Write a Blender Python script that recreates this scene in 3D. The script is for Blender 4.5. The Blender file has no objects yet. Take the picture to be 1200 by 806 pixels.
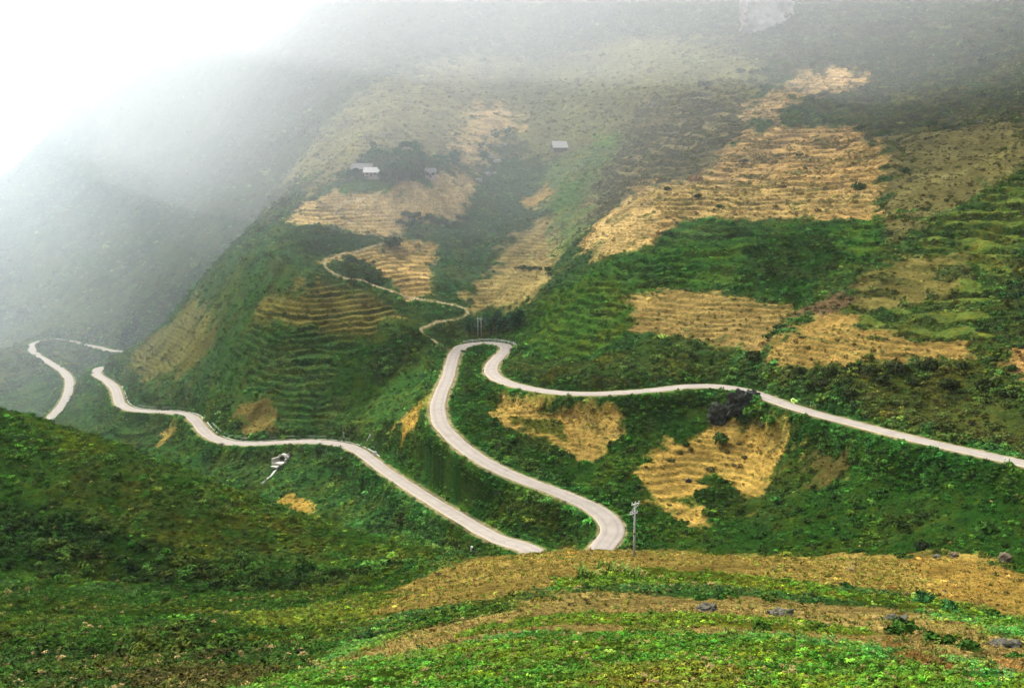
import bpy, bmesh, math, random
import numpy as np
from mathutils import Vector, Matrix
R = math.radians
random.seed(7)
rng = np.random.default_rng(11)

# ------------------------------------------------------------------ camera, world, sun, exposure
PITCH = R(9.0)
FPX = 35.0 / 36.0 * 1200.0            # focal length in photo pixels
scene = bpy.context.scene
cam_data = bpy.data.cameras.new("camera"); cam = bpy.data.objects.new("camera", cam_data)
scene.collection.objects.link(cam); scene.camera = cam
cam_data.lens = 35; cam_data.sensor_width = 36; cam_data.clip_start = 0.5; cam_data.clip_end = 9000
cam.location = (0, 0, 0); cam.rotation_euler = (R(90) - PITCH, 0, 0)

SUN_EL, SUN_AZ = R(48), R(-45)        # azimuth measured from +Y (view direction) towards +X
world = bpy.data.worlds.new("World"); scene.world = world; world.use_nodes = True
wn = world.node_tree; wn.nodes.clear()
w_out = wn.nodes.new("ShaderNodeOutputWorld"); w_bg = wn.nodes.new("ShaderNodeBackground")
w_sky = wn.nodes.new("ShaderNodeTexSky"); w_sky.sky_type = 'NISHITA'; w_sky.sun_disc = False
w_sky.sun_elevation = SUN_EL; w_sky.sun_rotation = SUN_AZ
w_sky.air_density = 1.0; w_sky.dust_density = 6.0; w_sky.ozone_density = 1.0
w_hs = wn.nodes.new("ShaderNodeHueSaturation"); w_hs.inputs['Saturation'].default_value = 0.26
w_hs.inputs['Value'].default_value = 1.0
wn.links.new(w_sky.outputs[0], w_hs.inputs['Color']); wn.links.new(w_hs.outputs[0], w_bg.inputs[0])
w_bg.inputs[1].default_value = 0.15
wn.links.new(w_bg.outputs[0], w_out.inputs[0])

sun_data = bpy.data.lights.new("sun", 'SUN'); sun = bpy.data.objects.new("sun", sun_data)
scene.collection.objects.link(sun)
sun_data.energy = 1.5; sun_data.angle = R(14); sun_data.color = (1.0, 0.965, 0.9)
sd = Vector((math.sin(SUN_AZ) * math.cos(SUN_EL), math.cos(SUN_AZ) * math.cos(SUN_EL), math.sin(SUN_EL)))
sun.rotation_euler = sd.to_track_quat('Z', 'Y').to_euler()

scene.view_settings.view_transform = 'Standard'; scene.view_settings.look = 'None'
scene.view_settings.gamma = 1; scene.view_settings.use_curve_mapping = False
scene.view_settings.exposure = 1.75
scene.cycles.max_bounces = 8; scene.cycles.diffuse_bounces = 2; scene.cycles.volume_bounces = 7
scene.cycles.transparent_max_bounces = 4; scene.cycles.use_denoising = True; scene.cycles.sample_clamp_indirect = 3.0
COL = scene.collection

HAZE_DENSITY = 0.00003
# ------------------------------------------------------------------ numpy helpers
_p = np.random.default_rng(5).permutation(256).astype(np.int32)
_ang = np.random.default_rng(6).random(256) * 2 * np.pi
_gx, _gy = np.cos(_ang).astype(np.float32), np.sin(_ang).astype(np.float32)
def gnoise(x, y, seed=0):
    x = np.asarray(x, np.float32) + seed * 17.31; y = np.asarray(y, np.float32) - seed * 9.77
    xf = np.floor(x); yf = np.floor(y)
    xi = xf.astype(np.int32); yi = yf.astype(np.int32)
    fx = x - xf; fy = y - yf
    u = fx * fx * fx * (fx * (fx * 6 - 15) + 10); v = fy * fy * fy * (fy * (fy * 6 - 15) + 10)
    def g(i, j, dx, dy):
        h = _p[(_p[(xi + i) & 255] + yi + j) & 255]
        return _gx[h] * dx + _gy[h] * dy
    a = g(0, 0, fx, fy); b = g(1, 0, fx - 1, fy); c = g(0, 1, fx, fy - 1); d = g(1, 1, fx - 1, fy - 1)
    return ((a + (b - a) * u) * (1 - v) + (c + (d - c) * u) * v) * 1.5
def fbm(x, y, octv=4, seed=0, gain=.5):
    s = 0; a = 1; t = 0
    for k in range(octv):
        s = s + a * gnoise(x * 2 ** k, y * 2 ** k, seed + k * 3); t += a; a *= gain
    return s / t
def sstep(a, b, x):
    t = np.clip((x - a) / (b - a), 0, 1); return t * t * (3 - 2 * t)

CP, SP = math.cos(PITCH), math.sin(PITCH)
def ray(px, py):
    """direction through a photo point, scaled so that its Y component is 1"""
    dx = (np.asarray(px, float) - 600) / FPX; dz = -(np.asarray(py, float) - 403) / FPX
    Y = CP + dz * SP; Z = -SP + dz * CP
    return dx / Y, Z / Y
def at_y(px, py, Y):
    a, b = ray(px, py); return (a * Y, Y, b * Y)
def at_z(px, py, z):
    a, b = ray(px, py); Y = z / b; return (a * Y, Y, z)
def project(x, y, z):
    d = y * CP - z * SP; u = y * SP + z * CP
    return 600 + FPX * x / d, 403 - FPX * u / d

# ------------------------------------------------------------------ the road, station by station (where it runs, how high it lies)
ROAD_UP = [(1330,574,-53.5),(1260,558,-54.3),(1200,543,-55),(1150,532,-55.3),(1100,521,-55.6),(1050,509,-55.9),(1000,496,-56.2),(950,483,-56.5),
 (915,472,-56.7),(892,463.5,-56.9),(865,456,-57.1),(838,452.5,-57.3),(808,452.5,-57.6),(769,457,-58.1),(731,460,-58.6),(692,461.5,-59.1),
 (654,460,-59.7),(615,454,-60.4),(588,446,-61),(576,437,-61.5),(577,427,-62),(588,415,-62.6),(594,408.5,-63),(587,403.5,-63.5),(569,401.5,-64),
 (550,403.5,-64.4),(536,411,-64.8),(530,423,-65.3),(525,442,-66),(517,461,-66.8),(513,481,-67.8),(518,499,-68.8),(535,517,-69.8),(558,535,-70.8),
 (585,550,-71.8),(615,563,-72.8),(646,574,-73.8),(673,585,-74.7),(700,598,-75.6),(715,611,-76.3),(718,625,-77.1),(706,640,-78.1)]
_h0 = at_z(706, 640, -78.1); _h1 = at_z(627, 647, -79.8)
ROAD_LOW = [(627,647,-79.8),(585,632,-80.9),(550,613,-82.2),(523,597,-83.2),(505,586,-84),(478,569,-85.2),(451,551,-86.4),(434,538,-87.3),
 (418,527,-88),(397,520,-88.7),(367,517.5,-89.5),(334,518,-90.3),(300,520,-91.1),(275,519.5,-91.8),(250,513,-92.7),(238,504,-93.4),(230,494,-94),
 (219,486,-94.7),(200,483,-95.4),(175,482,-96.3),(155,480,-97.1),(142,474,-97.9),(138,464,-98.6),(134,454,-99.3),(125,446,-99.9),(115,440,-100.4),
 (113,436,-100.8),(120,430.5,-101.4)]
ROAD_FAR = [(131,411,-105),(115,407,-105.7),(100,404,-106.4),(85,400.5,-107),(72,398.5,-107.6),(57,397.5,-108.2),(44,401,-108.9),(37,408,-109.5),(46,418,-110.3),
 (62,427,-111.3),(75,436,-112.2),(81,445,-113),(81,455,-113.9),(77,467,-115),(71,477,-116),(62,487,-117),(48,500,-118.5),(25,515,-120)]
_f0 = at_z(120, 430.5, -101.4); _f1 = at_z(131, 411, -105)
road_pts = [at_z(*p) for p in ROAD_UP]
road_pts += [(_h0[0] - 5, _h0[1] - 9, -78.1), (_h0[0] - 12, _h0[1] - 13, -78.5), (_h1[0] + 9, _h1[1] - 10, -79.2)] if False else \
            [(_h0[0] - 3.5, _h0[1] - 8.5, -79.0), (_h0[0] - 8.5, _h0[1] - 13.5, -80.2), (_h1[0] + 2.5, _h1[1] - 8.5, -80.6)]
road_pts += [at_z(*p) for p in ROAD_LOW]
road_pts += [(_f0[0] + 16, _f0[1] + 18, -102.4), (_f0[0] + 24, _f0[1] + 38, -103.3), ((_f1[0] + 10), _f1[1] - 6, -104.4)]
road_pts += [at_z(*p) for p in ROAD_FAR]
road_pts = np.array(road_pts)
def resample(P, step, smooth=3):
    P = np.asarray(P, float)
    seg = np.linalg.norm(np.diff(P[:, :2], axis=0), axis=1); s = np.r_[0, np.cumsum(seg)]
    n = max(3, int(s[-1] / step)); t = np.linspace(0, s[-1], n)
    # Catmull-Rom through the points
    out = np.zeros((n, 3)); idx = np.clip(np.searchsorted(s, t, side='right') - 1, 0, len(P) - 2)
    for d in range(3):
        m = np.gradient(P[:, d], s)
        h = seg[idx]; u = (t - s[idx]) / h
        out[:, d] = ((2*u**3 - 3*u**2 + 1) * P[idx, d] + (u**3 - 2*u**2 + u) * h * m[idx] + (-2*u**3 + 3*u**2) * P[idx+1, d] + (u**3 - u**2) * h * m[idx+1])
    for k in range(smooth):
        out[1:-1] = out[1:-1] * .5 + (out[:-2] + out[2:]) * .25
    return out
road = resample(road_pts, 1.5, 4)

# ------------------------------------------------------------------ the lie of the land: spot heights (photo point, distance ahead)
SPOT = [
 # near field falling away from the camera
 (600,860,28),(600,806,37),(600,765,50),(600,725,70),(600,692,95),(600,667,120),(610,652,140),(400,806,42),(800,806,36),(1000,806,35),(1200,806,35),(1350,806,35),
 (800,765,49),(800,725,68),(800,690,95),(800,665,120),(780,648,141),(1000,765,48),(1000,730,65),(1000,700,87),(1000,675,110),(1000,656,132),(900,653,137),
 (1200,770,48),(1200,735,64),(1200,705,86),(1195,681,106),(1100,700,88),(1100,670,112),(1100,654,126),(1330,740,60),(1330,700,90),(1150,662,118),(690,646,142),(640,645,142),
 # beyond its crest the ground drops to the road and a gully
 (1190,662,150),(1190,640,163),(1190,610,178),(1100,640,172),(1100,600,192),(1100,560,208),(1000,640,186),(1000,600,203),(1000,560,219),(1000,525,229),(1200,575,196),(1330,620,165),
 (900,640,198),(900,600,215),(900,560,236),(900,520,252),(840,540,250),(840,500,264),(760,580,236),(820,610,220),(750,625,214),(780,500,270),(740,540,250),
 (700,510,266),(650,495,277),(650,530,262),(600,480,292),(560,470,305),(550,445,326),(555,425,350),(570,412,385),(650,560,252),(700,565,245),
 (600,600,229),(640,610,226),(670,620,223),(520,550,260),(460,500,309),(485,505,297),(480,530,288),(490,470,318),
 # left hill in front of the valley
 (0,480,200),(60,496,198),(120,515,195),(200,545,190),(260,571,187),(330,595,186),(400,615,184),(470,634,182),(535,645,178),(-120,455,205),
 (0,540,180),(0,600,163),(0,680,140),(100,600,168),(200,610,170),(200,650,157),(200,690,143),(300,640,168),(330,690,145),(400,660,158),(450,665,145),(500,660,140),
 (0,740,92),(0,806,56),(-120,700,120),(-120,800,60),(200,740,92),(200,806,52),(100,720,110),(320,735,98),(400,710,118),(400,745,82),(300,780,70),(470,720,92),(530,690,105),
 # valley floor behind it
 (400,585,292),(350,565,318),(300,560,330),(250,545,342),(200,525,368),(150,508,405),(100,492,450),(50,490,478),(450,590,275),(500,620,245),(0,470,560),(-100,480,560),
 # slope above the lower road
 (300,500,366),(300,450,384),(300,400,408),(300,350,433),(300,300,462),(350,250,505),(400,500,352),(400,450,378),(400,400,404),(400,350,432),(400,300,465),
 (450,470,358),(450,430,380),(500,440,362),(500,400,395),(450,380,420),(500,370,430),(500,330,460),(560,385,428),(560,350,450),(540,320,480),(550,300,502),(420,500,345),
 (430,225,535),(430,205,548),(500,205,550),(430,150,640),(430,100,730),(430,50,830),(430,-40,960),(480,260,520),(350,200,620),
 (150,425,510),(200,380,505),(230,330,515),(280,280,530),(200,430,465),(200,470,425),(150,460,455),(250,420,425),(250,370,455),
 # far mountain
 (100,370,730),(100,340,780),(150,340,740),(200,290,745),(0,420,740),(0,380,840),(0,300,960),(0,250,1050),(200,220,900),(300,220,700),(300,150,850),(200,150,1060),(300,70,1040),
 (100,300,860),(100,230,980),(-150,420,760),(-150,330,960),(60,380,750),(140,385,640),
 (0,222,1120),(22,204,1135),(42,187,1150),(64,181,1150),(74,158,1158),(92,124,1170),(115,108,1175),(150,86,1180),(215,50,1200),(300,0,1220),(400,-60,1240),(-100,300,1120),(-250,360,1150),
 # centre and right of the big slope
 (600,250,565),(600,200,625),(655,175,645),(600,120,740),(600,50,860),(600,-30,980),(620,300,500),(620,350,430),
 (620,405,352),(650,360,378),(700,320,395),(700,400,330),(660,430,325),(750,430,300),(750,370,340),(800,300,385),(800,350,345),(800,400,312),(700,260,460),(700,200,560),(750,230,470),(700,120,700),(700,30,830),
 (860,430,290),(900,400,290),(900,440,275),(900,350,328),(940,370,312),(900,300,372),(900,250,430),(900,200,485),(900,130,575),(900,50,690),(900,-30,800),(800,200,520),(800,100,660),
 (1000,470,242),(1000,440,251),(1000,400,274),(1000,350,312),(1000,300,350),(1000,250,410),(1000,200,455),(1100,500,228),(1100,450,240),(1100,400,262),(1100,350,298),(1100,300,338),(1100,200,432),
 (1100,100,565),(1100,0,690),(1200,500,214),(1200,450,228),(1200,400,248),(1200,350,280),(1200,300,318),(1200,200,405),(1200,100,520),(1200,0,640),(1350,500,200),(1350,400,235),(1350,200,385),(1350,0,600),(1000,100,600),(1000,0,710),
]
pts = [at_y(*s) for s in SPOT]
# ground the photograph does not look down on
pts += [(0, 0, -2.2), (40, 0, -2.5), (-40, 0, -3), (120, 0, -12), (-120, 0, -20), (0, -60, 20), (-200, -60, 0), (200, -60, 10), (0, 12, -7.5), (30, 14, -8), (-30, 14, -9),
        (-60, 12, -13), (60, 12, -8),
        (-130, 250, -96), (-100, 262, -99), (-60, 235, -93), (-165, 290, -102), (-190, 350, -112), (-230, 420, -118), (-190, 230, -86), (-260, 300, -98),
        (30, 168, -66), (0, 168, -67), (60, 165, -66), (100, 152, -61), (-20, 190, -74), (80, 138, -58),
        (-900, 300, 20), (-700, 100, 10), (-500, 150, -20), (-420, 240, -50), (-360, 160, -30), (-900, 800, -60), (-700, 560, -110),
        (800, 100, 40), (600, 60, 20), (500, 250, 20), (600, 400, 90), (900, 600, 220),
        (-1000, 1400, -150), (-600, 1500, -60), (-300, 1500, 120), (0, 1300, 330), (300, 1200, 330), (700, 1000, 320), (0, 1600, 300), (700, 1600, 300), (1000, 1300, 300), (-300, 1700, 60)]
far_pts = np.array(pts)
rs = road[::8]
ctrl = np.vstack([far_pts, rs])
lam = np.r_[np.full(len(far_pts), 1.5), np.full(len(rs), 0.15)]
S = 100.0
def tps(r2): return np.where(r2 > 0, 0.5 * r2 * np.log(np.maximum(r2, 1e-12)), 0)
A = ctrl[:, :2] / S
K = tps(((A[:, None, :] - A[None]) ** 2).sum(-1)); K[np.diag_indices(len(A))] += lam * 0.004
P1 = np.c_[np.ones(len(A)), A]
M = np.block([[K, P1], [P1.T, np.zeros((3, 3))]])
sol = np.linalg.solve(M, np.r_[ctrl[:, 2], 0, 0, 0])
GX0, GX1, GY0, GY1, GS = -1100., 1100., -80., 1640., 6.0
gx = np.arange(GX0, GX1 + GS, GS); gy = np.arange(GY0, GY1 + GS, GS)
GXX, GYY = np.meshgrid(gx, gy)
Q = np.c_[GXX.ravel(), GYY.ravel()] / S
Zg = np.empty(len(Q))
for i in range(0, len(Q), 20000):
    q = Q[i:i+20000]
    Zg[i:i+20000] = tps(((q[:, None, :] - A[None]) ** 2).sum(-1)) @ sol[:-3] + sol[-3] + q @ sol[-2:]
Zg = Zg.reshape(GXX.shape)
Zg = np.clip(Zg, -170, 345)
def grid_at(x, y):
    """bicubic (Catmull-Rom) lookup of the smooth land"""
    fx = np.clip((x - GX0) / GS, 1.001, Zg.shape[1] - 3.001); fy = np.clip((y - GY0) / GS, 1.001, Zg.shape[0] - 3.001)
    ix = fx.astype(int); iy = fy.astype(int); u = fx - ix; v = fy - iy
    def w(t): return (-.5*t+t*t-.5*t**3, 1-2.5*t*t+1.5*t**3, .5*t+2*t*t-1.5*t**3, -.5*t*t+.5*t**3)
    wu, wv = w(u), w(v); out = 0
    for j in range(4):
        r = 0
        for i in range(4): r = r + wu[i] * Zg[iy + j - 1, ix + i - 1]
        out = out + wv[j] * r
    return out
# distance to the road, as a sparse lookup: nearest station for points within 14 m
RC = 16.0
_cells = {}
for k, (x, y, z) in enumerate(road):
    for i in (-1, 0, 1):
        for j in (-1, 0, 1): _cells.setdefault((int(x // RC) + i, int(y // RC) + j), []).append(k)
def road_near(x, y):
    d = np.full(x.shape, 99., float); zz = np.zeros(x.shape); side = np.zeros(x.shape)
    cx = np.floor(x / RC).astype(int); cy = np.floor(y / RC).astype(int)
    key = cx * 100003 + cy; order = np.argsort(key, kind='stable'); ks = key[order]
    for (a, b), lst in _cells.items():
        k = a * 100003 + b; lo = np.searchsorted(ks, k, 'left'); hi = np.searchsorted(ks, k, 'right')
        if hi <= lo: continue
        I = order[lo:hi]; lst = np.array(sorted(set(lst)))
        lst = lst[lst < len(road) - 1]
        P = road[lst]; Qn = road[lst + 1]; D = Qn - P; L2 = (D[:, :2] ** 2).sum(1)
        for c in range(0, len(I), 50000):
            J = I[c:c+50000]
            rx = x[J][:, None] - P[:, 0]; ry = y[J][:, None] - P[:, 1]
            t = np.clip((rx * D[:, 0] + ry * D[:, 1]) / L2, 0, 1)
            ex = rx - t * D[:, 0]; ey = ry - t * D[:, 1]; e = np.sqrt(ex * ex + ey * ey)
            m = e.argmin(1); r = np.arange(len(J))
            d[J] = e[r, m]; zz[J] = P[m, 2] + t[r, m] * D[m, 2]
            side[J] = np.sign(D[m, 0] * ry[r, m] - D[m, 1] * rx[r, m])
    return d, zz, side
def base_height(x, y):
    """smooth land + gullies and shoulders, cut and filled along the road"""
    z = grid_at(x, y)
    far = sstep(150, 520, y)
    n1 = fbm(x / 95, y / 95, 3, 1)
    rid = 1 - np.abs(fbm(x / 62 + .3 * n1, y / 90, 3, 4)) * 2
    z = z + far * (n1 * 4.0 + (rid - .7) * 3.2) + fbm(x / 22, y / 22, 3, 9) * (0.5 + 1.5 * far)
    z = z + sstep(850, 1050, y) * (fbm(x / 60, y / 60, 4, 14) * 16 + fbm(x / 17, y / 17, 3, 15) * 5)
    d, zr, side = road_near(x, y)
    w = 1 - sstep(3.4, 7.5, d)
    z = z * (1 - w) + (zr - 0.06) * w
    return z, d, side
def hit(px, py, ymin=24., ymax=1250.):
    """the land point seen through a photo point"""
    px = np.atleast_1d(np.asarray(px, float)); py = np.atleast_1d(np.asarray(py, float))
    a, b = ray(px, py); out = np.zeros((len(px), 3))
    Ys = np.concatenate([np.arange(ymin, 160, .5), np.arange(160, ymax, 1.0)])
    X = a[:, None] * Ys; Z = b[:, None] * Ys
    T, _, _ = base_height(X.ravel(), np.broadcast_to(Ys, X.shape).ravel().copy()); T = T.reshape(X.shape)
    below = (Z <= T) & (np.r_[T[0] * 0 + 1][None] > 0)
    below[:, 0] = False
    i = np.where(below.any(1), below.argmax(1), len(Ys) - 1)
    r = np.arange(len(px)); i0 = np.maximum(i - 1, 0)
    g0 = (Z - T)[r, i0]; g1 = (Z - T)[r, i]; t = np.clip(g0 / (g0 - g1 + 1e-9), 0, 1)
    Y = Ys[i0] + (Ys[i] - Ys[i0]) * t
    out[:, 0] = a * Y; out[:, 1] = Y; out[:, 2] = b * Y
    return out
# ------------------------------------------------------------------ land cover
G_DEEP=(.022,.062,.016); G_MID=(.034,.10,.02); G_BRI=(.06,.17,.025); G_LEAF=(.088,.215,.036); OLIVE=(.085,.092,.03); OLBR=(.11,.12,.05)
STRAW=(.44,.30,.11); STRAWP=(.53,.385,.20); GOLD=(.52,.33,.065); SOIL=(.33,.15,.05); BRN=(.25,.165,.075); BUSH=(.030,.078,.024); ROCK=(.30,.28,.26)
FAR=(.06,.092,.062); UPR=(.105,.13,.07)
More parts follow.
